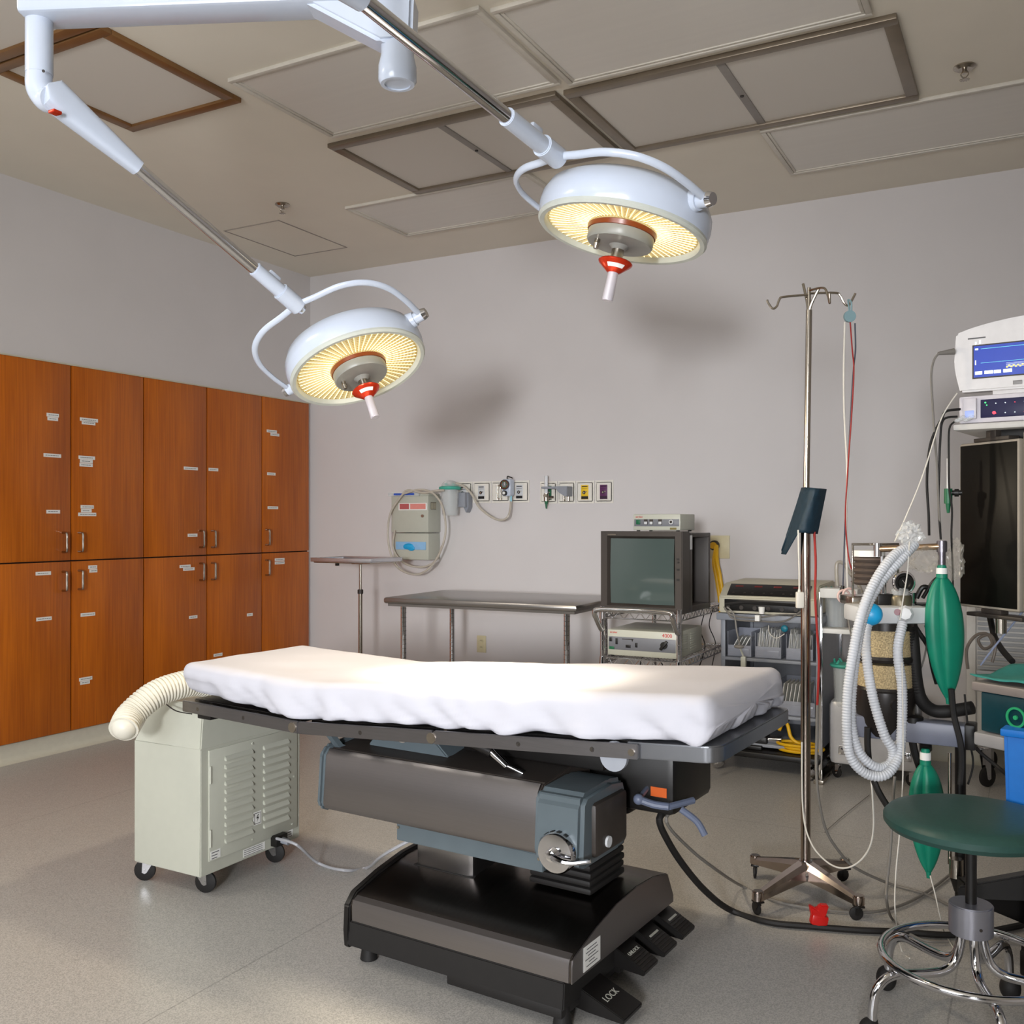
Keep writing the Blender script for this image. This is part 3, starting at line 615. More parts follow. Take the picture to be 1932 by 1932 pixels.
# handle at the back of the drive unit
a = RBi @ at(1205, 1508, 2.50); b_ = RBi @ at(1262, 1522, 2.48); c_ = RBi @ at(1308, 1510, 2.52); d_ = RBi @ at(1330, 1576, 2.45); e_ = RBi @ at(1285, 1527, 2.48)
m = MB(); m.sphere(a, .014, (1, 1, 1)); m.tube([a, a.lerp(b_, .5)+Vector((0, 0, -.004)), b_], .010, 10); m.tube([b_, c_], .009, 8, 1); m.tube([e_, e_.lerp(d_, .5)+Vector((.01, 0, .004)), d_], .009, 10); m.tube([a, a+Vector((-.02, .12, .01))], .007, 8, 1); m.build('release_lever', mat('blue_grey_grip', (96, 104, 124), .4), OT)
# table top sections, rails
def slab(mb, u0, u1, v0, v1, dz0, dz1, n=1, mi=0, bev=.003):
    b = bmesh.new(); vs = []
    for uu in (u0, u1):
        for vv in (v0, v1):
            for dz in (dz0, dz1): vs.append(b.verts.new((uu, vv, zt(uu)+dz)))
    for f in ((0, 1, 3, 2), (4, 6, 7, 5), (0, 4, 5, 1), (2, 3, 7, 6), (0, 2, 6, 4), (1, 5, 7, 3)): b.faces.new([vs[i] for i in f])
    bmesh.ops.recalc_face_normals(b, faces=b.faces[:])
    if bev: bmesh.ops.bevel(b, geom=b.edges[:], offset=bev, segments=2, affect='EDGES')
    mb._add(b, None, mi)
for u0, u1 in ((-1.01, -.545), (-.515, .10), (.105, .50)):
    m = MB(); slab(m, u0, u1, -.245, .255, -.012, .0); m.build('top_section', dsteel_m, OT)
m = MB()
for s_ in (0,):
    poly = []
    for cx_, cy_, a0 in ((.66, .225, 0), (.40, .225, 1), (.40, -.225, 2), (.66, -.225, 3)):
        if cx_ < .5: poly.append((cx_+.08, .27 if cy_ > 0 else -.27)); continue
        for k in range(5):
            an = a0*PI/2+k*PI/8; poly.append((cx_+.04*math.cos(an), cy_+.045*math.sin(an)))
    b = bmesh.new(); A = [b.verts.new((x, y, zt(x)-.036)) for x, y in poly]; B = [b.verts.new((x, y, zt(x)+.0)) for x, y in poly]
    b.faces.new(A); b.faces.new(B[::-1])
    for i in range(len(poly)): b.faces.new((A[i], B[i], B[(i+1) % len(poly)], A[(i+1) % len(poly)]))
    bmesh.ops.recalc_face_normals(b, faces=b.faces[:]); bmesh.ops.bevel(b, geom=b.edges[:], offset=.003, segments=2, affect='EDGES'); m._add(b)
m.build('head_section', mat('head_section_steel', (128, 130, 134), .34, .9, var=.06, scale=6), OT)
for sg in (-1, 1):
    va, vb = (-.282, -.270) if sg < 0 else (.272, .284)
    for u0, u1 in ((-1.02, -.53), (-.53, -.06), (-.055, .515)):
        m = MB(); slab(m, u0, u1, va, vb, -.036, -.002, bev=.002); rl = m.build('side_rail', rail_m, OT)
    m = MB()
    for uu in (-.55, -.06, .50): m.cyl((uu, va-.004 if sg < 0 else vb+.004, zt(uu)-.02), (uu, va+.03*(-sg), zt(uu)-.02), .014 if uu < .4 else .008)
    for uu in (-.95, -.75, -.3, .2, .4): m.cyl((uu, va, zt(uu)-.02), (uu, sg*.24, zt(uu)-.02), .006)
    m.build('rail_pivots', satin_m, OT)
m = MB(); m.M = Matrix.Translation((.45, -.268, zt(.45)-.035)) @ Matrix.Rotation(PI/2, 4, 'X'); m.lathe([(0, -.006), (.034, -.006), (.034, .006), (0, .006)], 28); m.build('rail_clamp', grey_m, OT)
m = MB(); m.b2((-.99, -.25, .69), (-.93, -.2, .725), .004); m.tube([(-1.0, -.262, .705), (-1.1, -.24, .70), (-1.2, -.2, .705)], .002, 6, 4); m.build('catch', black_m, OT)

# white sheet over the mattress
def zm(u):
    k = (u+.50)/.10; s_ = max(0, min(1, .5+.5*k)); s_ = s_*s_*(3-2*s_)
    return (.738+(-.53-u)*.030)*(1-s_) + (.738+(u+.53)*.062)*s_
m = MB(); b = bmesh.new()
U0, U1, VV, TH, RC = -1.06, .682, .272, .103, .035
NU, NP = 170, 88; rings = []
def sect(t):
    # rounded rectangle section: t 0..1 round the loop, starting at the bottom front edge
    w, h, r = VV*2, TH, RC
    P = 2*(w+h); d = t*P
    if d < h: return (-VV, d)
    d -= h
    if d < w: return (-VV+d, h)
    d -= w
    if d < h: return (VV, h-d)
    d -= h
    return (VV-d, 0)
for i in range(NU+1):
    f = i/NU; e = min(f, 1-f)*(U1-U0); u_ = U0+f*(U1-U0)
    sh = 1.0; 
    rr = max(0, 1-e/.035); inset = .035*(1-math.sqrt(max(0, 1-rr*rr)))
    ring = []
    for k in range(NP):
        v_, z_ = sect(k/NP)
        # round the corners of the section
        for sv in (-1, 1):
            for (zc, up) in ((TH-RC, 1), (.012, -1)):
                cv = sv*(VV-(RC if up > 0 else .012)); R_ = RC if up > 0 else .012
                if sv*(v_-cv) > 0 and up*(z_-zc) > 0:
                    a_ = math.atan2(up*(z_-zc), sv*(v_-cv)); v_ = cv+sv*R_*math.cos(a_); z_ = zc+up*R_*math.sin(a_)
        cz = TH*.5
        v2 = v_*(1-inset/VV); z2 = cz+(z_-cz)*(1-inset/(TH*.5)*.9)
        # wrinkles
        side = min(1, max(0, (abs(v_)-.2)/.06)); low = max(0, 1-z_/TH)
        n1 = noise.noise(Vector((u_*7, v_*3+z_*6, 1.3))); n2 = noise.noise(Vector((u_*16+z_*30*(.5+low), v_*4, 4.1)))
        n3 = noise.noise(Vector((u_*3+v_*4, v_*5-u_*5, 9)))
        fold2 = .009*math.sin(u_*38+3*noise.noise(Vector((u_*3, 0, 5))))*side*low**1.5
        ndir = Vector((0, (1 if v_ > 0 else -1)*side, (1-side) if z_ > .05 else -.3))
        amp = .003*(1-side) + (.016*low+.006)*side
        top = 1 if z_ > TH*.8 else 0
        disp = n1*amp + n2*amp*.7*side + n3*.003*top
        fold = math.exp(-((u_-.60-(z_-.05)*.6)/.03)**2)*.014*side*low*(1 if v_ < 0 else .5)
        v2 += ndir.y*(disp*1.2+fold+fold2); z2 += ndir.z*disp
        endn = noise.noise(Vector((v_*22, -1 if f > .5 else 1, 0)))*.026*(rr > .3)*max(0, 1-z_/TH)
        hem = 0
        if z_ < .02: hem = .006*noise.noise(Vector((u_*10, v_, 0)))
        # leftmost front hem tucks up
        if u_ < -.6 and v_ < 0 and z_ < .05: v2 += .02*min(1, (-.6-u_)/.3)*(1-z_/.05); hem += .01*min(1, (-.6-u_)/.3)
        ring.append(b.verts.new((u_+endn, v2, zm(u_)+.004+z2+hem)))
    rings.append(ring)
for A, B in zip(rings, rings[1:]):
    for k in range(NP): b.faces.new((A[k], A[(k+1) % NP], B[(k+1) % NP], B[k]))
for R_, sgn in ((rings[0], 1), (rings[-1], -1)):
    c0 = sum((v.co for v in R_), Vector())/NP + Vector((-.006*sgn, 0, 0)); prev = R_
    for q in (.75, .45):
        nr = []
        for v in prev if q == .75 else R_:
            pass
        nr = [b.verts.new(c0.lerp(v.co, q)+Vector((-.004*sgn*(1-q)-sgn*-.026*noise.noise(Vector((c0.lerp(v.co, q).y*22, sgn, 0)))*max(0, min(1, (c0.z+.02-c0.lerp(v.co, q).z)/.05)), 0, 0))) for v in R_]
        for k in range(NP): b.faces.new((prev[k], prev[(k+1) % NP], nr[(k+1) % NP], nr[k]))
        prev = nr
    cv = b.verts.new(c0)
    for k in range(NP): b.faces.new((prev[k], prev[(k+1) % NP], cv))
bmesh.ops.recalc_face_normals(b, faces=b.faces[:])
m.M = RB; m._add(b)
m.build('bed_sheet', sheet_m, label='white cotton sheet pulled over the mattress of the operating table', cat='sheet', smooth=180)

# ------------------------------------------------------------ cream air unit on casters with hose
AX = onZ(378, 1657, .075)
AC = thing('warming_air_unit', 'cream louvred air unit on casters under the left end of the operating table', 'machine', (AX.x, AX.y, 0), math.radians(-1))
w_, d_a = .335, .40
# front-right corner (nearest camera) at local origin; body extends to -x (left) and +y (back)
WW = .335; DD = .50
poly = [(-WW, .075), (0, .075), (0, .52), (-.04, .64), (-.10, .655), (-WW+.02, .655), (-WW, .60)]
m = MB(); m.prism([(-WW, .075), (0, .075), (0, .515), (-.0, .515), (-WW, .515)], 0, DD, 'y', .004)
b = bmesh.new()
lo = [(-WW, 0), (0, 0), (0, DD), (-WW, DD)]; hi = [(-WW+.05, .06), (-.05, .06), (-.05, DD-.02), (-WW+.05, DD-.02)]
A = [b.verts.new((x, y, .51)) for x, y in lo]; B = [b.verts.new((x, y, .655)) for x, y in hi]
b.faces.new(A[::-1]); b.faces.new(B)
for i in range(4): b.faces.new((A[i], A[(i+1) % 4], B[(i+1) % 4], B[i]))
bmesh.ops.recalc_face_normals(b, faces=b.faces[:]); bmesh.ops.bevel(b, geom=b.edges[:], offset=.004, segments=2, affect='EDGES'); m._add(b)
m.build('body', cream_m, AC)
# louvred door on the +x face
m = MB(); m.b2((0, .035, .12), (.006, DD-.02, .505), .0015)
for cyl_y in (.12, .31):
    for k in range(11):
        z = .165+k*.029
        m.prism([(0.004, z), (.016, z), (.014, z+.008), (.004, z+.019)], cyl_y-.015, cyl_y+.12, 'y', .0018)
for z in (.2, .42): m.cyl((.006, .04, z-.03), (.006, .04, z+.03), .004, seg=10)
for y, z in ((.24, .14), (.24, .49), (.45, .14), (.46, .32), (.46, .49)): m.cyl((.006, y, z), (.009, y, z), .004, seg=10)
dr = m.build('louvred_door', cream_m, AC)
m = MB(); m.b2((.0062, .245, .188), (.0072, .285, .236)); m.b2((.0072, .249, .192), (.0074, .281, .232), mi=1); m.b2((.0074, .251, .194), (.0076, .279, .230), mi=0)
m.prism([(.268, .226), (.258, .212), (.266, .212), (.262, .198), (.272, .216), (.264, .216), (.272, .226)], .0076, .008, 'x', mi=1)
m.build('hazard_label', [paper_m, black_m], dr, label='white label with a black lightning bolt')
def tiny_label(parent, x, y0, y1, z0, z1, rows, name='data_label'):
    m = MB(); m.b2((x, y0, z0), (x+.0008, y1, z1))
    for r in range(rows): m.b2((x+.0008, y0+.004, z1-(r+.8)*(z1-z0)/rows), (x+.0011, y1-.004-random.random()*.012, z1-(r+.5)*(z1-z0)/rows), mi=1)
    return m.build(name, [paper_m, ink_m], parent)
tiny_label(AC, .0065, .04, .085, .125, .155, 3); tiny_label(AC, .0005, .20, .31, .085, .113, 4); tiny_label(AC, .0005, .40, .46, .09, .125, 4)
m = MB(); m.b2((0, .34, .085), (.03, .40, .125), .002); m.cyl((.03, .37, .105), (.06, .375, .1), .012, mi=1); m.build('power_inlet', [black_m, grey_m], AC)
for x, y, an in ((-.05, .055, .35), (-WW+.03, .04, PI+.5), (-.05, DD-.10, .35), (-WW+.05, DD-.06, PI)): caster(AC, x, y, .038, .078, ang=an)
H0 = at(228, 1372, 3.22)
pts = [at(233, 1376, 3.22), at(246, 1350, 3.28), at(285, 1315, 3.34), at(325, 1297, 3.40), at(375, 1288, 3.48), at(430, 1300, 3.58)]
m = MB(); m.hose(pts, .045, .0125, .07, 24)
d0 = (pts[0]-pts[1]).normalized(); m.sphere(pts[0]-d0*.012, .0425); m.cyl(pts[-1], Vector((pts[-1].x+.01, pts[-1].y+.02, .62)), .045, .04, seg=24)
m.build('air_hose', hose_m, AC, world=True)
m = MB(); m.tube([at(522, 1582, 3.62), at(560, 1594, 3.55), onZ(600, 1628, .012), onZ(650, 1642, .012), onZ(695, 1636, .012), at(735, 1606, 3.1), RB @ Vector((-.2, .1, .45))], .0055, 8)
m.build('power_cord', mat('pale_grey_cord', (168, 168, 172), .4), AC, world=True)
m = MB(); pass
# ------------------------------------------------------------ surgical lamps
def camvec(r, u_, d): return RV*r + UP*u_ + FV*d
def lamp(name_label, face_px, depth, tilt, ratio, Rb, knob_px, apex_px, others):
    w = ray(*face_px).normalized(); r1 = (RV - w*RV.dot(w)).normalized(); u1 = r1.cross(w).normalized()
    if u1.z < 0: u1 = -u1
    sphi = math.sqrt(1-ratio*ratio)
    md = (r1*math.sin(tilt) - u1*math.cos(tilt))           # image direction of the handle
    n = (-w*ratio + md*sphi).normalized()
    F0 = at(face_px[0], face_px[1], depth); Hb = Rb*.52
    C0 = F0 - n*Hb*.5
    t = thing('surgical_lamp', name_label, 'surgical lamp', C0)
    X = n.orthogonal().normalized(); Y = n.cross(X); M = Matrix((X, Y, n)).transposed().to_4x4(); M.translation = F0   # local +z = aim
    inv = t.matrix_basis.inverted()
    def part(mb, nm, mt, par=t, **k): mb.bm.transform(inv); return mb.build(nm, mt, par, **k)
    m = MB(); m.M = M
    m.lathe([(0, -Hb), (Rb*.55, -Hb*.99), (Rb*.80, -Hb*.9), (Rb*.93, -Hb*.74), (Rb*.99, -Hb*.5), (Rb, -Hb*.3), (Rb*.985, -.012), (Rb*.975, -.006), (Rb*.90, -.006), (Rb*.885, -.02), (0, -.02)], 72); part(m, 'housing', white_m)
    m = MB(); m.M = M; m.lathe([(Rb*.975, -.012), (Rb*.985, .0), (Rb*.96, .007), (Rb*.91, .006), (Rb*.885, -.004), (Rb*.88, -.012)], 72); part(m, 'rim', mat('lamp_rim_grey', (190, 194, 186), .35))
    # lens: own transform so that the pattern follows the lamp axis
    m = MB(); m.lathe([(.06, -.016), (Rb*.5, -.015), (Rb*.89, -.009)], 72)
    ln = m.build('lens', lamplens_m, t); ln.matrix_basis = inv @ M
    m = MB(); m.M = M; nr = 60
    for k in range(nr):
        a_ = 2*PI*k/nr; ca, sa = math.cos(a_), math.sin(a_)
        m.tube([(Rb*.40*ca, Rb*.40*sa, -.0135), (Rb*.86*ca, Rb*.86*sa, -.0075)], .0012, 5, 1)
    part(m, 'reflector_ribs', rib_glow_m)
    hr = Rb*.385
    m = MB(); m.M = M; m.lathe([(hr*.95, -.012), (hr*1.06, -.006), (hr*1.03, .006), (hr*.9, .01)], 48, mi=0); part(m, 'heat_ring', mat('amber_ring', (120, 56, 20), .3))
    m = MB(); m.M = M; m.lathe([(0, .005), (hr, .005), (hr, .03), (hr*.96, .036), (hr*.3, .038), (.022, .045), (.018, .05), (0, .05)], 48)
    dsk = part(m, 'centre_disc', mat('lamp_disc_grey', (138, 138, 132), .35))
    m = MB(); m.M = M; m.cyl((hr*.7, .0, .03), (hr*.7, 0, .055), .008, seg=14); m.cyl((hr*.7, 0, .05), (hr*.7, 0, .065), .010, .007, seg=14); part(m, 'sensor_stub', satin_m, dsk)
    m = MB(); m.M = M; m.cyl((0, 0, .045), (0, 0, .11), .018, seg=24); part(m, 'handle_stem', satin_m)
    m = MB(); m.M = M; m.lathe([(.014, .083), (.046, .083), (.05, .087), (.048, .092), (.02, .116), (.014, .118)], 40); rd = part(m, 'handle_collar', redcol_m)
    tc_ = M.to_3x3().inverted() @ (-w); faceang = math.atan2(tc_.y, tc_.x)
    m = MB(); m.M = M
    for a0 in (faceang-.6,):
        for j in range(7):
            a1 = a0+j*.18; z0, z1 = .095, .112
            m.prism([(0, 0)]*0 or [(-.0042, -.0065), (.0042, -.0065), (.0042, .0065), (-.0042, .0065)], -.0006, .0006, 'y', M=Matrix.Rotation(a1, 4, 'Z') @ Matrix.Translation((.0375, 0, .1035)) @ Matrix.Rotation(-.86, 4, 'Y') @ Matrix.Rotation(PI/2, 4, 'Z'))
    part(m, 'collar_label', paper_m, rd)
    m = MB(); m.M = M; m.cyl((0, 0, .11), (0, 0, .20), .0145, .0165, seg=24, bev=.002); part(m, 'handle', mat('handle_alloy', (214, 210, 218), .3, .4))
    # yoke
    kp = Vector((knob_px[0]-0, knob_px[1], 0)); bc = C0
    dC = (bc-Vector((0, 0, CAMZ))); dep = dC.dot(FV); bx = CX+FPX*dC.dot(RV)/dep; by = HY-FPX*dC.z/dep
    def solve(pxy, perp):
        v = camvec((pxy[0]-bx)*dep/FPX, -(pxy[1]-by)*dep/FPX, 0)
        # add depth so that v . perp = 0, along the view ray of that pixel
        rr = ray(*pxy); s_ = -(v.dot(perp))/rr.dot(perp); return v + rr*s_
    Pv = solve(knob_px, n); Pn = Pv.normalized()
    if abs(Pv.length) > Rb*1.6: Pn = (RV-n*RV.dot(n)).normalized()
    Av = solve(apex_px, Pn)
    K1 = bc+Pn*(Rb+.035); K2 = bc-Pn*(Rb+.035)
    An = Av.normalized(); RA = Av.length
    yk = []
    for c_, s_ in ((1, 0), (1.0, .3), (.95, .58), (.80, .80), (.55, .93), (.25, .97), (0, 1), (-.25, .97), (-.55, .93), (-.80, .80), (-.95, .58), (-1.0, .3), (-1, 0)):
        yk.append(bc + Pn*(Rb+.035)*c_ + An*RA*s_)
    yk[0] = K1; yk[-1] = K2
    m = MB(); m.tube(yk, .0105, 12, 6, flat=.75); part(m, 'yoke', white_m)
    for sg, K in ((1, K1), (-1, K2)):
        m = MB(); m.cyl(bc+Pn*sg*(Rb-.03), bc+Pn*sg*(Rb+.012), .034, .026, seg=28); m.cyl(bc+Pn*sg*(Rb+.01), bc+Pn*sg*(Rb+.045), .02, seg=24, mi=0); m.cyl(bc+Pn*sg*(Rb+.043), bc+Pn*sg*(Rb+.058), .0215, .017, seg=24, mi=1); part(m, 'pivot_knob', [white_m, chrome_m])
    apex = bc+Av
    others(t, part, apex)
    # the lamp's own light
    l = bpy.data.lights.new('lamp_beam', 'SPOT'); l.energy = others.energy; l.color = (1, .87, .66); l.spot_size = math.radians(others.cone); l.spot_blend = 1; l.shadow_soft_size = Rb*.7
    lo_ = bpy.data.objects.new('lamp_beam', l); COL.objects.link(lo_); lo_.location = F0+n*.215
    tg = others.target or F0+n*1.2
    lo_.rotation_euler = (tg-lo_.location).to_track_quat('-Z', 'Y').to_euler()
    l2 = bpy.data.lights.new('lamp_spill', 'SPOT'); l2.energy = others.spill; l2.color = (1, .84, .62); l2.shadow_soft_size = .05; l2.spot_size = math.radians(178); l2.spot_blend = .35
    l2o = bpy.data.objects.new('lamp_spill', l2); COL.objects.link(l2o); l2o.location = F0+n*.215; l2o.rotation_euler = lo_.rotation_euler
    return t, bc, n, apex
def arm1(t, part, apex):
    P0 = at(108, 186, 2.62); dr_ = (apex-P0).normalized(); L = (apex-P0).length
    def along(px, py): # nearest param from horizontal pixel
        rr = ray(px, py); nrm = rr.cross(UP); o = Vector((0, 0, CAMZ)); s_ = (o-P0).dot(nrm)/dr_.dot(nrm); return P0+dr_*s_
    e1, e2, e3 = along(258, 313), along(480, 506), along(560, 576)
    m = MB(); m.cyl(e1-dr_*.05, e2+dr_*.05, .0185, seg=32); part(m, 'chrome_arm', chrome_m)
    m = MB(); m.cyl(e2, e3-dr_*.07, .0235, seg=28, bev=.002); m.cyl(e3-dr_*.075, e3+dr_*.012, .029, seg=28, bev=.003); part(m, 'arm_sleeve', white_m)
    m = MB(); m.box((0, 0, 0), (.045, .012, .02), .003, M=Matrix.Translation(e3-dr_*.1+UP*.03) @ dr_.to_track_quat('X', 'Z').to_matrix().to_4x4()); part(m, 'sleeve_tab', white_m)
    m = MB(); m.cyl(e3+dr_*.012, e3+dr_*.028, .02, .015, seg=24); part(m, 'end_cap', chrome_m)
    q = dr_.to_track_quat('X', 'Z').to_matrix().to_4x4(); q.translation = P0
    L1 = (e1-P0).length
    m = MB(); m.M = q; b = bmesh.new(); rings = []
    for i in range(15):
        f = i/14; x = -.04+f*(L1+.045); h = (.047*(1-f)+.021*f) if f > .1 else .047*math.sqrt(max(.02, 1-((.1-f)/.1)**2)); w = .032*(1-f)+.021*f
        rings.append([b.verts.new((x, w*math.copysign(abs(math.cos(a))**.6, math.cos(a)), h*math.copysign(abs(math.sin(a))**.6, math.sin(a)))) for a in [2*PI*k/24 for k in range(24)]])
    for A, B in zip(rings, rings[1:]):
        for k in range(24): b.faces.new((A[k], A[(k+1) % 24], B[(k+1) % 24], B[k]))
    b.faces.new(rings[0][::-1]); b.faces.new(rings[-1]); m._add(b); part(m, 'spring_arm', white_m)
    # elbow and drop tube, horizontal arm
    T0 = at(74, 145, 2.62); ztop = at(74, -90, 2.62).z
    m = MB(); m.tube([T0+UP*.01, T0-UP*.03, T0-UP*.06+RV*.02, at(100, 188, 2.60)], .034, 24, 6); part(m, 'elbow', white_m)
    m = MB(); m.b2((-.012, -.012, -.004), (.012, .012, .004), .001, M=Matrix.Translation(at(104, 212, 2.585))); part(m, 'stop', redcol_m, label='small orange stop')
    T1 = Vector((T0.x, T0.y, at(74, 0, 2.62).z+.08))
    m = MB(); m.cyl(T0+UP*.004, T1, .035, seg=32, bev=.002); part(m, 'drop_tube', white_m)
    m = MB(); m.cyl(at(82, 134, 2.58), at(82, 134, 2.583), .004, seg=10); part(m, 'screw', dark_m)
arm1.energy = 250; arm1.cone = 34; arm1.target = None; arm1.spill = 38
L1, bc1, n1, ap1 = lamp('left white surgical lamp with warm glowing lens, lower of the two', (677, 696), 3.45, math.radians(17.5), .473, .25, (782, 602), (560, 576), arm1)
def arm2(t, part, apex):
    P0 = at(590, -75, 1.86); dr_ = (apex-P0).normalized()
    def along(px, py):
        rr = ray(px, py); nrm = rr.cross(UP); o = Vector((0, 0, CAMZ)); s_ = (o-P0).dot(nrm)/dr_.dot(nrm); return P0+dr_*s_
    e1, e2, e3 = along(684, 6), along(955, 225), along(1050, 296)
    m = MB(); m.cyl(e1-dr_*.05, e2+dr_*.05, .0185, seg=32); part(m, 'chrome_arm', chrome_m)
    m = MB(); m.cyl(e2, e3-dr_*.07, .0235, seg=28, bev=.002); m.cyl(e3-dr_*.075, e3+dr_*.012, .029, seg=28, bev=.003); part(m, 'arm_sleeve', white_m)
    m = MB(); m.box((0, 0, 0), (.045, .012, .02), .003, M=Matrix.Translation(e3-dr_*.1+UP*.03) @ dr_.to_track_quat('X', 'Z').to_matrix().to_4x4()); part(m, 'sleeve_tab', white_m)
    m = MB(); m.cyl(P0, e1, .04, .023, seg=28); part(m, 'spring_arm', white_m)
    m = MB(); m.cyl(P0-UP*.05, Vector((P0.x, P0.y, 2.70)), .036, seg=28); part(m, 'drop_tube', white_m)
arm2.energy = 250; arm2.cone = 32; arm2.target = None; arm2.spill = 16
L2, bc2, n2, ap2 = lamp('right white surgical lamp with chrome knob, higher and nearer of the two', (1173, 440), 2.80, math.radians(-10.8), .315, .25, (1310, 380), (1050, 296), arm2)
# ceiling mount carrying both horizontal arms
hub = at(750, 120, 2.55)
t = thing('lamp_ceiling_mount', 'white ceiling mount with horizontal arm and round capped hub above the lamps', 'lamp mount', (hub.x, hub.y, at(750, 160, 2.55).z))
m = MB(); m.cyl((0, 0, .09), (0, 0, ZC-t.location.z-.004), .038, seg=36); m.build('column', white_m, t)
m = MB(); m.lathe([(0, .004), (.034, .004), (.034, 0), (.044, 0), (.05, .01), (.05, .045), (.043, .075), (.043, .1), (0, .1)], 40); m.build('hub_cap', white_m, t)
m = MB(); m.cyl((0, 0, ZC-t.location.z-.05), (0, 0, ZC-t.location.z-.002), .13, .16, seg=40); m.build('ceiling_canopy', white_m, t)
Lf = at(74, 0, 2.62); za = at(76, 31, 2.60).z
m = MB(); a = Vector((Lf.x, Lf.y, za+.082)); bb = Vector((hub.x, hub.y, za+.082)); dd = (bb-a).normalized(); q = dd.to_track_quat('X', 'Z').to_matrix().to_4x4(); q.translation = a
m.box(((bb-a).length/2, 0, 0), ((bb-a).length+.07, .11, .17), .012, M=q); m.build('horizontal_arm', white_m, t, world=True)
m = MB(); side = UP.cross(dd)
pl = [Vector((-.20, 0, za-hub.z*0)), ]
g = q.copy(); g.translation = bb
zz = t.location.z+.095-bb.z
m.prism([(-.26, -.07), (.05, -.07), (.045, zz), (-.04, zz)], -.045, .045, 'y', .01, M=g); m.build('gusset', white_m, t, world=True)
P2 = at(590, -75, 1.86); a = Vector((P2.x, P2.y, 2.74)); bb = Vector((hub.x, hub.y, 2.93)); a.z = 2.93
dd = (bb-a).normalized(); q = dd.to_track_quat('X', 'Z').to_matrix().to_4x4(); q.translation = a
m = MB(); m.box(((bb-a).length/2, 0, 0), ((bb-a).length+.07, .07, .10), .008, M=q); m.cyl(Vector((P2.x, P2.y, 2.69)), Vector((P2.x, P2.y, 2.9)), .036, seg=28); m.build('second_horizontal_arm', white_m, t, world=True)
# ------------------------------------------------------------ wire cart with CRT monitor
fl = at(1137, 1155, 4.9); WZ = .845
C1 = thing('wire_cart', 'chrome wire shelf cart with push handle carrying the old monitor', 'cart', (fl.x, fl.y, 0))
CW, CD = .40, .75
for x, y in ((0, 0), (CW, 0), (0, CD), (CW, CD)):
    m = MB(); m.cyl((x, y, .12), (x, y, WZ+.02), .0125, seg=18)
    for k in range(28):
        z = .14+k*.0254; m.lathe([(.0125, z-.0014), (.0136, z), (.0125, z+.0014)], 16, Matrix.Translation((x, y, 0)))
    m.cyl((x, y, WZ+.02), (x, y, WZ+.026), .0135, seg=18); m.build('post', chrome_m, C1)
def wire_shelf(par, z, x0, x1, y0, y1, nw=26):
    m = MB()
    for zz in (z, z-.032):
        m.tube([(x0, y0, zz), (x1, y0, zz), (x1, y1, zz), (x0, y1, zz)], .0035, 8, 1, closed=True)
    for k in range(nw): x = x0+(x1-x0)*(k+.5)/nw; m.cyl((x, y0, z+.002), (x, y1, z+.002), .0018, seg=6)
    for k in range(3): y = y0+(y1-y0)*(k+1)/4; m.cyl((x0, y, z-.003), (x1, y, z-.003), .003, seg=6)
    def zig(a, b, n):
        P = [a.lerp(b, i/n)+Vector((0, 0, -.002 if i % 2 else -.030)) for i in range(n+1)]
        m.tube(P, .0022, 6, 3)
    for a, b, n in ((Vector((x0, y0, z)), Vector((x1, y0, z)), 14), (Vector((x0, y1, z)), Vector((x1, y1, z)), 14), (Vector((x0, y0, z)), Vector((x0, y1, z)), 26), (Vector((x1, y0, z)), Vector((x1, y1, z)), 26)): zig(a, b, n)
    for x in (x0, x1):
        for y in (y0, y1): m.cyl((x, y, z-.036), (x, y, z+.004), .017, .015, seg=16)
    return m.build('wire_shelf', chrome_m, par)
for z in (WZ, .615, .20): wire_shelf(C1, z, 0, CW, 0, CD)
m = MB(); m.tube([(.0, -.014, WZ-.09), (0, -.03, WZ-.08), (.0, -.08, WZ-.03), (.0, -.10, WZ+.0), (.04, -.10, WZ+.02), (CW-.04, -.10, WZ+.02), (CW, -.10, WZ+.0), (CW, -.08, WZ-.03), (CW, -.03, WZ-.08), (CW, -.014, WZ-.09)], .0125, 14, 5); m.build('push_handle', chrome_m, C1)
for x, y, a in ((0, 0, 2.4), (CW, 0, .4), (0, CD, 1), (CW, CD, 2)): caster(C1, x, y, .055, .13, ang=a)
# CRT
CT = thing('crt_monitor', 'bulky dark grey tube monitor with a black glass screen on the wire cart', 'monitor', (fl.x-.02, fl.y+.02, WZ+.004), math.radians(-2))
mw, mh = .435, .40
m = MB(); frame_rect(m, 0, mw, 0, .02, 0, .02, .001); m.bm.clear()
fr = [(0, 0), (mw, 0), (mw, mh), (0, mh)]
b = bmesh.new()
x0, x1, z0, z1 = .048, mw-.048, .038, mh-.036
O_ = [b.verts.new((x, 0, z)) for x, z in fr]; I_ = [b.verts.new((x, .0, z)) for x, z in ((x0-.012, z0-.012), (x1+.012, z0-.012), (x1+.012, z1+.012), (x0-.012, z1+.012))]; K_ = [b.verts.new((x, .022, z)) for x, z in ((x0, z0), (x1, z0), (x1, z1), (x0, z1))]; Bk = [b.verts.new((x, .10, z)) for x, z in fr]
for i in range(4):
    j = (i+1) % 4; b.faces.new((O_[i], O_[j], I_[j], I_[i])); b.faces.new((I_[i], I_[j], K_[j], K_[i])); b.faces.new((O_[j], O_[i], Bk[i], Bk[j]))
b.faces.new(Bk); bmesh.ops.recalc_face_normals(b, faces=b.faces[:]); bmesh.ops.bevel(b, geom=[e for e in b.edges if all(v in O_ for v in e.verts)], offset=.004, segments=2, affect='EDGES'); m._add(b)
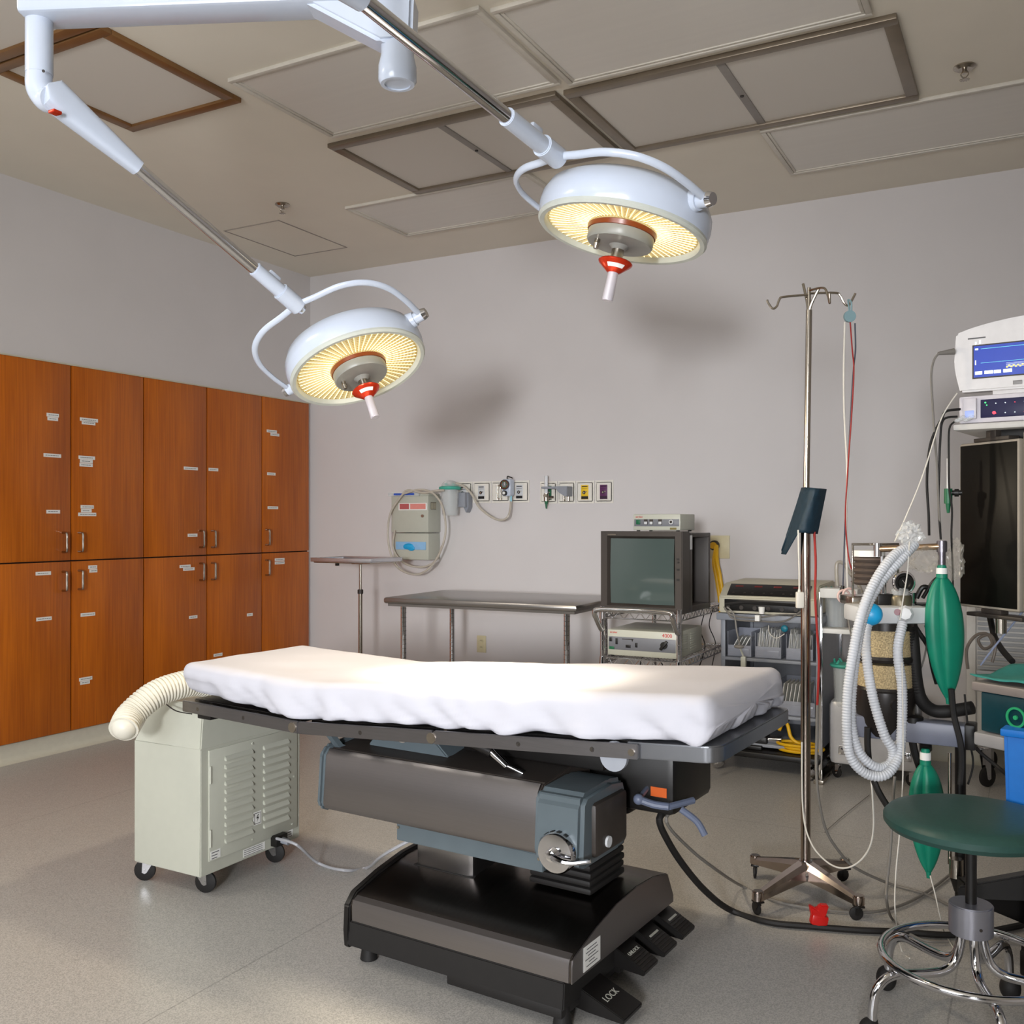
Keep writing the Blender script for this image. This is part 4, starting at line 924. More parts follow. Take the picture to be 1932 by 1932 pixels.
for k in range(3): m.b2((mw-.028, -.002, .16+k*.05), (mw-.014, 0, .17+k*.05), mi=1)
m.cyl((mw-.02, -.004, .25), (mw-.02, 0, .25), .005, mi=1); m.b2((.04, -.0012, mh-.02), (.085, 0, mh-.014), mi=2)
m.build('bezel', [mat('crt_casing', (58, 52, 48), .45, var=.05), black_m, satin_m], CT)
m = MB(); b = bmesh.new(); G = []
for i in range(17):
    row = []
    for j in range(13):
        x = x0+(x1-x0)*i/16; z = z0+(z1-z0)*j/12; c = (1-((i/8-1)**2+(j/6-1)**2)/2)*.014; row.append(b.verts.new((x, .021-c, z)))
    G.append(row)
for i in range(16):
    for j in range(12): b.faces.new((G[i][j], G[i+1][j], G[i+1][j+1], G[i][j+1]))
m._add(b); m.build('screen', crt_m, CT)
case_m = MATS['crt_casing']
m = MB(); m.b2((.01, .10, 0), (mw-.002, .15, mh-.01), .003); m.b2((.01, .15, mh-.03), (mw-.002, .42, mh-.01), .003); m.b2((.01, .15, 0), (mw-.002, .42, .03), .003); m.b2((.01, .39, 0), (mw-.002, .42, mh-.01), .003)
m.prism([(.03, .15), (mw-.04, .15), (mw*.5+.08, .36), (mw*.5-.08, .36)], .04, mh-.06, 'z', .004)
m.build('housing', case_m, CT)
m = MB(); m.b2((mw-.002, .115, mh-.09), (mw-.001, .145, mh-.02)); m.build('side_sticker', lgrey_m, CT, label='pale side sticker')
# camera control box on top
zz = WZ+.004+mh+.006
m_ = at(1192, 985, 4.95)
def video_box(name, label, loc, rz, w, d, h, strip, red=None):
    t = thing(name, label, 'video unit', loc, rz)
    m = MB(); m.b2((0, 0, .006), (w, d, h), .004)
    for x in (.02, w-.02):
        for y in (.02, d-.02): m.cyl((x, y, 0), (x, y, .008), .009, mi=1)
    m.build('housing', [cream_m, rubber_m], t)
    m = MB(); m.b2((.006, -.002, strip[0]), (w-.006, .001, strip[1]), .001); f = m.build('front_panel', panelgrey_m, t)
    m = MB(); m.text('stryker', .014, Matrix.Translation((.034, -.001, h-.014)) @ Matrix.Rotation(PI/2, 4, 'X')); 
    if red: m.text(red, .026, Matrix.Translation((w-.05, -.001, h-.018)) @ Matrix.Rotation(PI/2, 4, 'X'))
    m.build('lettering', red_m, t, label='red lettering')
    return t, f
t, f = video_box('camera_control_box', 'small white camera control box on top of the tube monitor', (m_.x, m_.y+.02, zz-.008), math.radians(-3), .255, .20, .088, (.026, .062))
m = MB(); m.b2((.018, -.006, .036), (.040, -.002, .060), .001); m.build('green_button', green_m, t)
for x in (.062, .092, .140):
    m = MB(); m.b2((x, -.006, .036), (x+.016, -.002, .050), .001); m.b2((x-.002, -.0025, .034), (x+.018, -.0021, .062), mi=1); m.build('button', [lgrey_m, dark_m], t)
m = MB(); m.cyl((.21, -.002, .048), (.21, -.012, .048), .012, seg=8); m.cyl((.21, -.012, .048), (.21, -.014, .048), .007, mi=1); m.build('socket', [lgrey_m, dark_m], t)
m = MB(); m.b2((.2, -.0015, .010), (.235, -.0005, .02)); m.build('badge', mat('gold_badge', (120, 110, 60), .4), t)
# light source on lower shelf
t, f = video_box('light_source_box', 'wide white light source box on the lower shelf of the wire cart', (fl.x+.018, fl.y+.02, .62), 0, .365, .40, .135, (.035, .100), '4000')
for (x, z, w, h, mt) in ((.012, .075, .014, .02, black_m), (.045, .062, .012, .03, black_m), (.10, .048, .026, .014, black_m), (.15, .052, .012, .022, black_m), (.012, .036, .026, .014, green_m)):
    m = MB(); m.b2((x, -.006, z), (x+w, -.002, z+h), .001); m.build('switch', mt, t)
m = MB(); m.b2((.08, -.004, .088), (.14, -.002, .092)); m.b2((.132, -.004, .08), (.137, -.002, .092)); m.build('slot', dark_m, t)
m = MB(); m.box((0, 0, 0), (.055, .014, .014), .003, M=Matrix.Translation((.30, -.01, .07)) @ Matrix.Rotation(-.9, 4, 'Y')); m.cyl((.30, -.001, .07), (.30, -.008, .07), .018, mi=0); m.build('latch', black_m, t)
m = MB()
for side in (0, 1):
    for k in range(8): m.b2((.366, .06+side*.14, .025+k*.012), (.3685, .16+side*.14, .031+k*.012), .0008)
m.build('side_louvres', cream_m, t)
# cables around the wire cart
for i, pts in enumerate(([(1328, 1160, 5.25), (1322, 1190, 5.2), (1330, 1220, 5.2), (1318, 1262, 5.2)], [(1345, 1150, 5.4), (1338, 1180, 5.4), (1350, 1215, 5.4), (1342, 1262, 5.4)], [(1207, 1262, 5.1), (1212, 1240, 5.1), (1228, 1235, 5.1), (1244, 1245, 5.1), (1255, 1265, 5.1)])):
    m = MB(); m.tube([at(*p) for p in pts], .003, 6); m.build('dangling_cable', rubber_m, label=('thin dark cable hanging under the tube monitor, nearest the light source box', 'thin dark cable hanging at the back right post of the wire cart', 'thin dark cable looped below the light source box')[i], cat='cable', group=None)

# ------------------------------------------------------------ grey bin cart with electrosurgical unit
BX0, BX1, BY = -1.475, -.965, 5.05
B = thing('supply_cart', 'grey open shelf cart holding clear supply bins beside the wire cart', 'cart', (BX0, BY, 0)); bw = BX1-BX0; bd = .60; BT = .815
m = MB(); m.b2((-.02, -.02, BT-.035), (bw+.01, bd, BT), .004); m.build('top', grey_m, B)
for x in (0, bw-.022):
    for y in (0, bd-.03):
        m = MB(); m.b2((x, y, .12), (x+.022, y+.022, BT-.035), .002); m.build('post', grey_m, B)
m = MB(); m.b2((.0, .024, .14), (.006, bd-.02, BT-.036)); m.b2((bw-.006, .024, .14), (bw, bd-.02, BT-.036)); m.b2((.0, bd-.012, .14), (bw, bd-.006, BT-.036)); m.build('side_panels', mat('cart_panel_grey', (150, 152, 158), .5), B)
for z in (.585, .30, .145):
    m = MB(); m.b2((.006, -.004, z-.016), (bw-.006, bd-.014, z), .002); m.build('shelf', grey_m, B)
def bin_(x, z, w, h, d, label):
    t = thing('supply_bin', label, 'bin', (BX0+x, BY+.02, z), 0, None)
    m = MB(); m.b2((0, 0, 0), (w, d, .004)); m.b2((0, 0, 0), (.003, d, h)); m.b2((w-.003, 0, 0), (w, d, h)); m.b2((0, 0, 0), (w, .003, h*.45)); m.b2((0, d-.003, 0), (w, d, h)); m.b2((.01, -.004, .012), (w-.01, 0, h*.32), .001); m.build('tub', bin_m, t)
    return t
for i, (x, lb) in enumerate(((.03, 'clear supply bin with loose items, first from the left on the grey cart'), (.175, 'clear supply bin full of upright packets, middle of the grey cart'), (.335, 'clear supply bin of upright packets behind the infusion pole'))):
    w = .135 if i else .125; t = bin_(x, .588, w, .13, .22, lb)
    if i == 0:
        m = MB(); 
        for k in range(4): m.box((0, 0, 0), (.004, .1, .09), M=Matrix.Translation((.03+k*.02, .08, .06)) @ Matrix.Rotation(.5, 4, 'Y'))
        m.build('loose_packets', paper_m, label='loose packets leaning inside the leftmost supply bin', cat='packets', kind='stuff').location += t.location
    else:
        m = MB(); n = 20
        for k in range(n):
            h = random.uniform(.12, .15); m.box((0, 0, 0), (.0016, .12, h), M=Matrix.Translation((.01+k*(w-.02)/n, .075, .005+h/2)) @ Matrix.Rotation(random.uniform(0, .12), 4, 'Y'), mi=k % 3 == 0)
        m.build('paper_packets', [paper_m, lgrey_m], label=('', 'many thin upright packets filling the middle supply bin', 'many thin upright packets filling the right supply bin')[i], cat='packets', kind='stuff').location += t.location
t = bin_(.27, .303, .21, .16, .3, 'large clear bin of folded paper on the lower shelf of the grey cart')
m = MB()
for k in range(7): m.box((0, 0, 0), (.003, .16, .15), M=Matrix.Translation((.04+k*.02, .1, .085)) @ Matrix.Rotation(.15, 4, 'Y'))
m.build('folded_paper', paper_m, label='sheets of folded paper standing in the large lower bin', cat='paper', kind='stuff').location += t.location
# base dolly
t = thing('equipment_dolly', 'low black dolly on chrome ball casters in front of the grey cart', 'dolly', (BX0-.04, BY-.08, 0))
m = MB(); m.b2((0, 0, .085), (.56, .5, .115), .006); m.build('deck', black_m, t)
for x, y in ((.03, .05), (.50, .03), (.03, .45), (.5, .45)):
    m = MB(); m.sphere((x, y, .038), .038); m.cyl((x, y, .07), (x, y, .09), .02); m.build('ball_caster', chrome_m, t)
t = thing('foot_pedal_switch', 'black foot switch with white card lying on the dolly', 'foot switch', (BX0+.0, BY-.05, .117))
m = MB(); m.b2((.05, .02, 0), (.22, .14, .02), .004); m.b2((.12, .05, .02), (.24, .14, .065), .01); m.build('body', black_m, t)
m = MB(); m.cyl((.24, .09, .045), (.31, .09, .05), .018); m.build('connector', chrome_m, t)
m = MB(); m.b2((-.02, .0, .004), (.09, .018, .02), .002); m.build('card', paper_m, t)
pts = [at(1470, 1378, 5.0), at(1478, 1362, 5.02), at(1486, 1368, 5.0), at(1492, 1390, 4.98), at(1506, 1402, 4.96), at(1530, 1404, 4.96)]
m = MB(); m.tube(pts, .009, 10)
for k, (a, z_) in enumerate(((0, .127), (.02, .142), (-.01, .157))):
    m.tube([Vector((BX0+.40+a+.1*math.cos(q*PI/6), BY+.03+.055*math.sin(q*PI/6), z_)) for q in range(12)], .008, 8, 4, closed=True)
m.build('yellow_coiled_hose', yellow_m, label='yellow hose coiled on the black dolly', cat='hose')
m = MB(); m.cyl((0, 0, 0), (0, .03, 0), .042, seg=28); m.cyl((0, -.005, 0), (0, 0, 0), .03, seg=28, mi=0)
m.M = Matrix.Identity(4); o = m.build('cable_reel', rubber_m, label='dark round cable reel standing above the yellow hose', cat='reel'); o.location = at(1474, 1352, 5.08)+Vector((0, 0, -.045))
# ESU
E0 = Vector((BX0-.005, BY-.02, BT+.004)); ew = .50
t = thing('electrosurgical_unit', 'beige electrosurgical unit with sloping black control panel on the grey cart', 'medical unit', E0)
m = MB(); m.prism([(0, .0), (0, .085), (.10, .150), (.50, .155), (.50, 0)], 0, ew, 'x', .006); m.build('housing', esubeige_m, t)
m = MB(); m.b2((.03, -.004, .012), (ew-.03, .002, .072), .002, mi=0)
for k in range(6): m.cyl((.05+k*.07, -.008, .03), (.05+k*.07, 0, .03), .011, mi=1)
m.build('socket_bay', [black_m, dark_m], t)
m = MB(); Mx = Matrix.Translation((ew/2+.0, .05, .1195)) @ Matrix.Rotation(math.atan2(.065, .10), 4, 'X'); m.box((0, 0, 0), (ew-.08, .098, .004), .001, M=Mx, mi=0)
for x in (-.15, -.05, .05, .15): m.box((x, 0, .0022), (.088, .002, .0006), M=Mx, mi=1); m.box((x-.01, .028, .0022), (.04, .012, .001), M=Mx, mi=2); m.cyl(Mx @ Vector((x-.03, -.03, .002)), Mx @ Vector((x-.03, -.03, .004)), .006, mi=1); m.cyl(Mx @ Vector((x+.03, -.03, .002)), Mx @ Vector((x+.03, -.03, .004)), .006, mi=1)
m.build('control_panel', [black_m, dark_m, mat('dull_red_display', (110, 34, 30), .3)], t)
wires = [[(1366, 1145, 4.93), (1380, 1160, 4.9), (1420, 1166, 4.9), (1470, 1160, 4.9), (1510, 1158, 4.92), (1530, 1140, 4.95)],
         [(1370, 1150, 4.93), (1385, 1168, 4.9), (1430, 1172, 4.9), (1480, 1172, 4.9), (1515, 1150, 4.92)],
         [(1368, 1140, 4.93), (1400, 1137, 4.9), (1450, 1139, 4.9), (1500, 1142, 4.92)],
         [(1372, 1145, 4.92), (1385, 1160, 4.9), (1390, 1190, 4.88), (1396, 1218, 4.88)]]
for i, w in enumerate(wires):
    m = MB(); m.tube([at(*p) for p in w], .0045 if i != 2 else .008, 8)
    if i == 3: m.sphere(at(1394, 1220, 4.88), .02, (1.3, .6, .5), mi=0)
    if i == 0: m.b2(at(1424, 1172, 4.87), at(1436, 1160, 4.89), .002, mi=1)
    m.build('unit_cable', [gcord_m if i != 2 else rubber_m, paper_m], label=('grey cable sagging across the front of the grey cart top, upper strand', 'grey cable sagging lowest across the grey cart top', 'thick black cable along the electrosurgical unit front', 'grey cable hanging down in front of the left supply bin')[i], cat='cable')
m = MB(); m.cyl(at(1437, 1158, 4.89), at(1437, 1145, 4.89), .013, .016); m.build('white_cup_plug', paper_m, label='small white plug in front of the electrosurgical unit', cat='plug')
m = MB(); m.b2(at(1397, 1258, 4.9), at(1409, 1238, 4.91), .004); m.tube([at(1396, 1222, 4.88), at(1400, 1232, 4.9), at(1403, 1240, 4.9)], .005, 6); m.build('hanging_tag', cream_m, label='cream tag hanging below the left supply bin', cat='tag')
m = MB(); m.tube([at(1450, 1180, 4.93), at(1452, 1195, 4.9), at(1465, 1204, 4.9), at(1480, 1196, 4.9)], .0025, 6); m.sphere(at(1480, 1186, 4.92), .018, (1, .5, 1), mi=1); m.build('blue_connector_lead', [wcord_m, mat('teal_connector', (20, 110, 130), .4)], label='blue connector on a thin white lead over the middle bin', cat='connector')

# ------------------------------------------------------------ silver case and canister stand
SC = thing('rolling_silver_case', 'silver rounded equipment case on casters behind the breathing hoses', 'case', (-.93, 5.07, 0)); sw = .43
m = MB(); m.b2((0, 0, .075), (sw, .45, .40), .03, mi=0); m.build('shell', mat('silver_case', (200, 200, 202), .32, .35, var=.03), SC)
for x in (.07, sw-.06):
    m = MB(); m.b2((x-.022, -.006, .13), (x+.022, .002, .175), .004); m.b2((x-.012, -.012, .14), (x+.012, -.004, .168), .003); m.build('latch', chrome_m, SC)
m = MB(); m.tube([(.14, -.004, .255), (.14, -.03, .25), (.3, -.03, .25), (.3, -.004, .255)], .007, 8, 4); m.build('handle', satin_m, SC)
for x, y in ((.04, .05), (sw-.04, .05), (.04, .40), (sw-.04, .40)): caster(SC, x, y, .028, .08, ang=2.6)
ST = thing('canister_stand', 'metal stand with white shelf bars holding two teal lidded canisters', 'stand', (-.93, 5.0, 0))
pz_ = at(1548, 1118, 4.88).z
p0 = at(1547, 1400, 4.86)
m = MB(); m.b2((p0.x-.006-ST.location.x, p0.y-.006-5.0, .02), (p0.x+.012-ST.location.x, p0.y+.01-5.0, pz_+.005), .002); m.build('post', chrome_m, ST)
m = MB(); m.b2((p0.x-.006-ST.location.x, .55, .02), (p0.x+.012-ST.location.x, .565, pz_), .002); m.build('rear_post', chrome_m, ST)
for nm, (pxa, pya, pxb, pyb) in (('upper_shelf_bar', (1550, 1110, 1622, 1128)), ('lower_shelf_bar', (1560, 1186, 1626, 1195))):
    a = at(pxa, pya, 4.85); b_ = at(pxb, pyb, 4.85)
    m = MB(); m.b2((p0.x-ST.location.x, a.y-5.0, b_.z), (p0.x+.18-ST.location.x, a.y+.10-5.0, a.z), .003); m.build(nm, paper_m, ST)
m = MB(); m.b2((p0.x-.02-ST.location.x, -.06, 0), (p0.x+.03-ST.location.x, .58, .02), .004); m.build('base_bar', satin_m, ST)
for i, (px, py, z_) in enumerate(((1578, 1118, None), (1594, 1254, None))):
    c = at(px, py, 4.98 if i == 0 else 4.9)
    t = thing('suction_canister', ('clear canister with crumpled teal lid on the top shelf of the stand', 'clear canister with teal lid lower on the stand, next to the hoses')[i], 'canister', (c.x, c.y, c.z-.21))
    m = MB(); m.lathe([(0, .002), (.045, .002), (.05, .01), (.058, .20), (.054, .20), (.046, .012), (0, .012)], 30)
    for k in range(3): m.cyl((-.02+k*.02, .0, .01), (-.02+k*.018, .0, .19), .004, seg=8)
    m.build('jar', clear_m, t)
    m = MB(); m.lathe([(0, .198), (.066, .198), (.074, .206), (.07, .215), (.045, .218), (0, .222)], 30)
    for k in range(7): m.cyl((.05*math.cos(k), .05*math.sin(k), .212), (.05*math.cos(k+.3), .05*math.sin(k+.3), .236), .008, .005, seg=8)
    m.build('lid', teal_m, t)
m = MB(); m.tube([at(1580, 1105, 4.98), at(1578, 1080, 4.98), at(1580, 1062, 4.98), at(1592, 1064, 4.98), at(1604, 1082, 4.98), at(1618, 1100, 4.98), at(1626, 1118, 4.98)], .009, 10); m.build('clear_loop_tube', tube_m, label='clear tube arching over the teal lidded canister', cat='tube')

# ------------------------------------------------------------ louvred white cabinet at the back right
LX = at(1836, 1160, 4.75)
t = thing('louvred_equipment_cabinet', 'white equipment cabinet with horizontal louvres behind the green breathing bag', 'cabinet', (LX.x, LX.y, 0)); lw, lz = .62, LX.z+.02
m = MB(); m.b2((0, .012, .20), (lw, .45, lz), .006); m.b2((-.03, 0, .20), (.012, .03, lz+.02), .004); m.build('body', mat('cabinet_offwhite', (190, 188, 184), .45), t)
m = MB()
for k in range(11):
    z = lz-.03-k*.024; m.prism([(.012, z), (-.004, z-.012), (-.002, z-.014), (.012, z-.006)], .02, lw-.02, 'x')
m.b2((.015, .0, lz-.31), (lw, .012, lz-.29), .002); m.b2((.015, .0, lz-.012), (lw, .012, lz), .002)
m.build('louvres', mat('louvre_grey', (168, 172, 178), .4), t)
m = MB(); m.b2((.05, -.01, .26), (.3, .03, .33), .004); m.build('dark_slot', black_m, t)
for x, y, a in ((.05, .03, .9), (lw-.05, .03, 2), (.05, .4, 1), (lw-.05, .4, 1)): caster(t, x, y, .05, .20, ang=a)

# ------------------------------------------------------------ infusion pole
iv = onZ(1520, 1692, 0); ivd = 3.36
IV = thing('infusion_pole', 'chrome infusion pole on a four legged cast base right of the operating table', 'infusion pole', (iv.x, iv.y, 0), YAW)
for (px, py) in ((1425, 1655), (1594, 1662), (1430, 1727), (1620, 1736)):
    q = IV.matrix_basis.inverted() @ onZ(px, py, 0); dx, dy = q.x, q.y; L = math.hypot(dx, dy); ux, uy = dx/L, dy/L
    m = MB(); b = bmesh.new(); rings = []
    for i in range(13):
        f_ = i/12; r_ = L*f_; zc = .093-.020*f_-.012*math.sin(f_*PI*.5)*f_; hw = .014*(1-f_)+.019; hh = .022*(1-f_)+.014
        rings.append([b.verts.new((ux*r_-uy*hw*cx_, uy*r_+ux*hw*cx_, zc+hh*cz_)) for cx_, cz_ in ((-1, -.6), (-.9, .5), (-.45, 1), (.45, 1), (.9, .5), (1, -.6), (.7, -.6), (.5, .5), (-.5, .5), (-.7, -.6))])
    for A, Bq in zip(rings, rings[1:]):
        for k in range(10): b.faces.new((A[k], A[(k+1) % 10], Bq[(k+1) % 10], Bq[k]))
    b.faces.new(rings[0][::-1]); b.faces.new(rings[-1]); bmesh.ops.recalc_face_normals(b, faces=b.faces[:]); m._add(b)
    m.cyl((dx, dy, .048), (dx, dy, .082), .019, seg=20, bev=.004); m.build('leg', mat('cast_chrome', (176, 164, 156), .16, 1, var=.06), IV)
    caster(IV, dx, dy, .022, .05, rubber_m, black_m, random.uniform(0, 6))
m = MB(); m.lathe([(0, .118), (.03, .118), (.034, .112), (.05, .09), (.05, .07), (0, .07)], 28); m.cyl((0, 0, .11), (0, 0, .128), .022); m.build('hub', chrome_m, IV)
m = MB(); m.cyl((0, 0, .115), (0, 0, 1.26), .0165, seg=24); m.build('lower_pole', mat('pole_steel', (170, 158, 148), .16, 1, var=.03), IV)
m = MB(); m.cyl((0, 0, 1.25), (.012, 0, 2.03), .0105, seg=20); m.build('upper_pole', satin_m, IV)
zh = at(1530, 553, 3.36).z; s_ = 3.36/FPX
m = MB(); m.cyl((.012, 0, 2.02), (.012, 0, zh+.02), .006); m.tube([(.012, 0, zh-.10), (.014, -.005, zh-.05), (.036, -.03, zh+.01)], .0055, 8); m.tube([(.012, 0, zh-.10), (.008, .008, zh-.03), (.0, .03, zh+.04)], .005, 8)
def hk(P): m.tube(P, .004, 8, 5)
hk([(.012, 0, zh), (.10, 0, zh+.002), (.118, 0, zh-.006), (.135, 0, zh-.036), (.150, 0, zh-.040), (.168, 0, zh-.008), (.172, 0, zh)])
hk([(.012, 0, zh-.004), (-.075, 0, zh-.012), (-.09, 0, zh-.02), (-.10, 0, zh-.045), (-.115, 0, zh-.052), (-.13, 0, zh-.032), (-.133, 0, zh-.022)])
hk([(.012, 0, zh+.01), (.036, -.08, zh+.0), (.044, -.10, zh-.03), (.044, -.12, zh-.06), (.040, -.13, zh-.03)])
m.build('hook_crossbar', satin_m, IV)
# blood pressure cuff
def P3(px, py, off=0): return at(px, py, ivd-.02+off)
m = MB(); b = bmesh.new()
F_ = [(1520, 918), (1534, 917), (1545, 920), (1560, 924)]; G_ = [(1480, 1045), (1495, 1006), (1520, 1004), (1543, 1010)]
rows = []
for j in range(13):
    f_ = j/12; row = []
    for i in range(17):
        g_ = i/16
        ax = 1520+40*g_; ay = 919+4*g_
        bx_ = 1481+62*g_; by_ = (1046-42*min(1, g_*2.6)) if g_ < .385 else 1004+6*(g_-.385)
        x = ax*(1-f_)+bx_*f_; y = ay*(1-f_)+by_*f_
        bow = math.sin(g_*PI); dpt = -.045*bow-.0 + .05*(1-g_)**2*f_ + .004*noise.noise(Vector((i*.4, j*.5, 0)))
        row.append(b.verts.new(P3(x, y, dpt)))
    rows.append(row)
for j in range(12):
    for i in range(16): b.faces.new((rows[j][i], rows[j][i+1], rows[j+1][i+1], rows[j+1][i]))
rows2 = [[b.verts.new(v.co+FV*(.05+.045*math.sin(i/16*PI)*1.0)) for i, v in enumerate(r)] for r in rows]
for j in range(12):
    for i in range(16): b.faces.new((rows2[j][i+1], rows2[j][i], rows2[j+1][i], rows2[j+1][i+1]))
for j in range(12):
    b.faces.new((rows[j][16], rows2[j][16], rows2[j+1][16], rows[j+1][16])); b.faces.new((rows2[j][0], rows[j][0], rows[j+1][0], rows2[j+1][0]))
bmesh.ops.recalc_face_normals(b, faces=b.faces[:]); m._add(b)
o = m.build('blood_pressure_cuff', cuff_m, label='dark navy blood pressure cuff wrapped round the infusion pole', cat='cuff')
md = o.modifiers.new('thick', 'SOLIDIFY'); md.thickness = .004
def cable(name, label, pts, r, mt, cat='cable', n=6, extra=None):
    m = MB(); m.tube([p if isinstance(p, Vector) else at(*p) for p in pts], r, 8, n)
    if extra: extra(m)
    return m.build(name, [mt, paper_m, black_m], label=label, cat=cat)
cable('white_lead', 'white lead hanging from the cuff down to a small white plug box', [(1506, 1000, 3.30), (1507, 1040, 3.29), (1508, 1080, 3.29), (1508, 1116, 3.29)], .0028, wcord_m,
      extra=lambda m: (m.box((0, 0, 0), (.026, .018, .055), .004, M=Matrix.Translation(at(1509, 1132, 3.29)) @ Matrix.Rotation(YAW, 4, 'Z'), mi=0), m.cyl(at(1508, 1120, 3.29), at(1508, 1112, 3.29), .006, .004, mi=0)))
cable('red_hose', 'dark red tube running down the right side of the infusion pole', [(1536, 1000, 3.33), (1539, 1060, 3.33), (1538, 1120, 3.33), (1541, 1180, 3.33), (1545, 1240, 3.33), (1544, 1290, 3.33), (1542, 1330, 3.33)], .0042, redcord_m, 'tube')
cable('grey_floor_lead', 'grey cable dropping beside the infusion pole and across the floor', [(1542, 1330, 3.33), (1541, 1390, 3.33), (1540, 1450, 3.32), (1545, 1510, 3.32), (1560, 1570, 3.35), (1590, 1615, 3.38), (1618, 1640, 3.4), onZ(1680, 1668, .01), onZ(1740, 1685, .01), onZ(1795, 1710, .01)], .005, gcord_m)
cable('thin_white_loop', 'thin white lead looping low from the infusion pole towards the breathing hoses', [(1513, 1400, 3.3), (1515, 1530, 3.3), (1530, 1590, 3.25), (1560, 1626, 3.2), (1590, 1638, 3.15), (1618, 1628, 3.12), (1640, 1600, 3.1), (1648, 1560, 3.08), (1646, 1500, 3.05), (1643, 1466, 3.05)], .0028, wcord_m)
# ecg leads from hook
e_ = at(1603, 597, 3.32)
m = MB(); m.cyl(e_-FV*.006, e_+FV*.006, .020, seg=28); m.tube([e_+UP*.012, at(1601, 575, 3.33), at(1600, 566, 3.34), at(1606, 570, 3.32), e_+UP*.012+RV*.006], .003, 6); m.build('lead_disc', mat('blue_grey_disc', (122, 150, 156), .4), label='small blue grey lead connector disc hanging from the right hook', cat='connector')
cable('ecg_lead', 'white ECG lead hanging from the right hook of the infusion pole', [(1594, 608, 3.32), (1592, 700, 3.32), (1593, 780, 3.32), (1598, 880, 3.32), (1597, 960, 3.32), (1597, 1040, 3.32), (1599, 1110, 3.32)], .0034, wcord_m)
cable('ecg_lead', 'red ECG lead hanging from the right hook, swinging out at its end', [(1604, 608, 3.32), (1608, 660, 3.32), (1611, 700, 3.31), (1607, 780, 3.31), (1602, 850, 3.31), (1598, 910, 3.3), (1595, 980, 3.31), (1601, 1050, 3.31), (1609, 1085, 3.31), (1608, 1118, 3.31)], .0024, redcord_m)
cable('ecg_lead', 'dark grey ECG lead ending in a black clip beside the teal lid', [(1613, 610, 3.33), (1614, 660, 3.33), (1610, 700, 3.325), (1604, 800, 3.325), (1599, 900, 3.325), (1594, 1000, 3.32), (1592, 1060, 3.32), (1590, 1110, 3.32)], .0026, mat('slate_cord', (66, 70, 82), .45), extra=lambda m: m.cyl(at(1590, 1105, 3.32), at(1587, 1122, 3.32), .006, .009, mi=2))
m = MB()
for (px, py, d_) in ((1592, 1125, 3.31), (1602, 1122, 3.30)):
    c = at(px, py, d_); m.tube([c+RV*(.02*math.cos(q*PI/6))+UP*(.021*math.sin(q*PI/6)) for q in range(12)], .004, 8, 3, closed=True)
m.build('electrode_rings', pink_m, label='pair of pale pink electrode rings at the ends of the leads', cat='electrode')
cable('long_grey_lead', 'long grey lead hanging from the electrode rings towards the floor', [(1600, 1125, 3.32), (1601, 1170, 3.32), (1606, 1200, 3.3)], .003, gcord_m)

# ------------------------------------------------------------ floor cables
cable('black_power_cable', 'thick black power cable from the table across the floor', [RB @ Vector((.40, .18, .53)), (1244, 1545, 2.8), (1262, 1590, 2.85), (1295, 1640, 2.95), (1335, 1685, 3.1), onZ(1380, 1718, .012), onZ(1450, 1740, .012), onZ(1530, 1748, .012), onZ(1620, 1755, .012), onZ(1700, 1758, .012), onZ(1780, 1764, .012), onZ(1850, 1760, .012), onZ(1930, 1745, .012)], .0105, rubber_m)
cable('grey_table_lead', 'thin grey lead curving from the table behind the pole base to the right', [RB @ Vector((.41, .2, .53)), (1257, 1550, 2.8), (1300, 1600, 2.95), (1350, 1640, 3.1), onZ(1400, 1672, .01), onZ(1470, 1702, .01), onZ(1560, 1717, .01), onZ(1640, 1721, .01), onZ(1700, 1708, .01), onZ(1750, 1682, .01), onZ(1792, 1650, .01)], .005, gcord_m)
c = onZ(1545, 1748, .012)
m = MB(); m.box((0, 0, 0), (.055, .03, .035), .008, M=Matrix.Translation(c+UP*.022) @ Matrix.Rotation(.5, 4, 'Z') @ Matrix.Rotation(.2, 4, 'Y'))
m.prism([(-.032, .05), (-.006, .035), (.002, .05), (.03, .048), (.012, -.01), (-.004, -.022), (-.02, -.012)], -.012, .012, 'y', .004, M=Matrix.Translation(c+UP*.022) @ Matrix.Rotation(YAW, 4, 'Z'))
m.build('red_cable_tag', red_m, label='crumpled red tag taped round the black floor cable', cat='tag')
cable('loose_lead', 'dark lead hanging straight down left of the stool', [(1688, 1465, 3.0), (1684, 1520, 2.98), (1680, 1600, 2.95), (1674, 1660, 2.92), (1673, 1700, 2.9), onZ(1682, 1732, .01), onZ(1706, 1755, .01), onZ(1745, 1775, .01), onZ(1790, 1777, .01)], .0045, gcord_m)
cable('loose_lead', 'thin pale lead hanging from the breathing hoses to the floor', [(1702, 1250, 2.9), (1704, 1440, 2.88), (1698, 1560, 2.85), (1690, 1650, 2.83), (1689, 1720, 2.8), onZ(1700, 1790, .008), onZ(1716, 1808, .008)], .002, wcord_m)
cable('loose_lead', 'thin lead hanging from the tip of the lower green bag', [(1755, 1652, 2.98), (1765, 1690, 2.95), (1775, 1735, 2.93), onZ(1782, 1760, .008), onZ(1800, 1790, .008)], .002, wcord_m)
cable('thin_floor_wire', 'faint thin wire lying across the floor under the pole base', [onZ(1556, 1570, .006), onZ(1590, 1540, .006), onZ(1640, 1500, .006)], .0015, gcord_m)

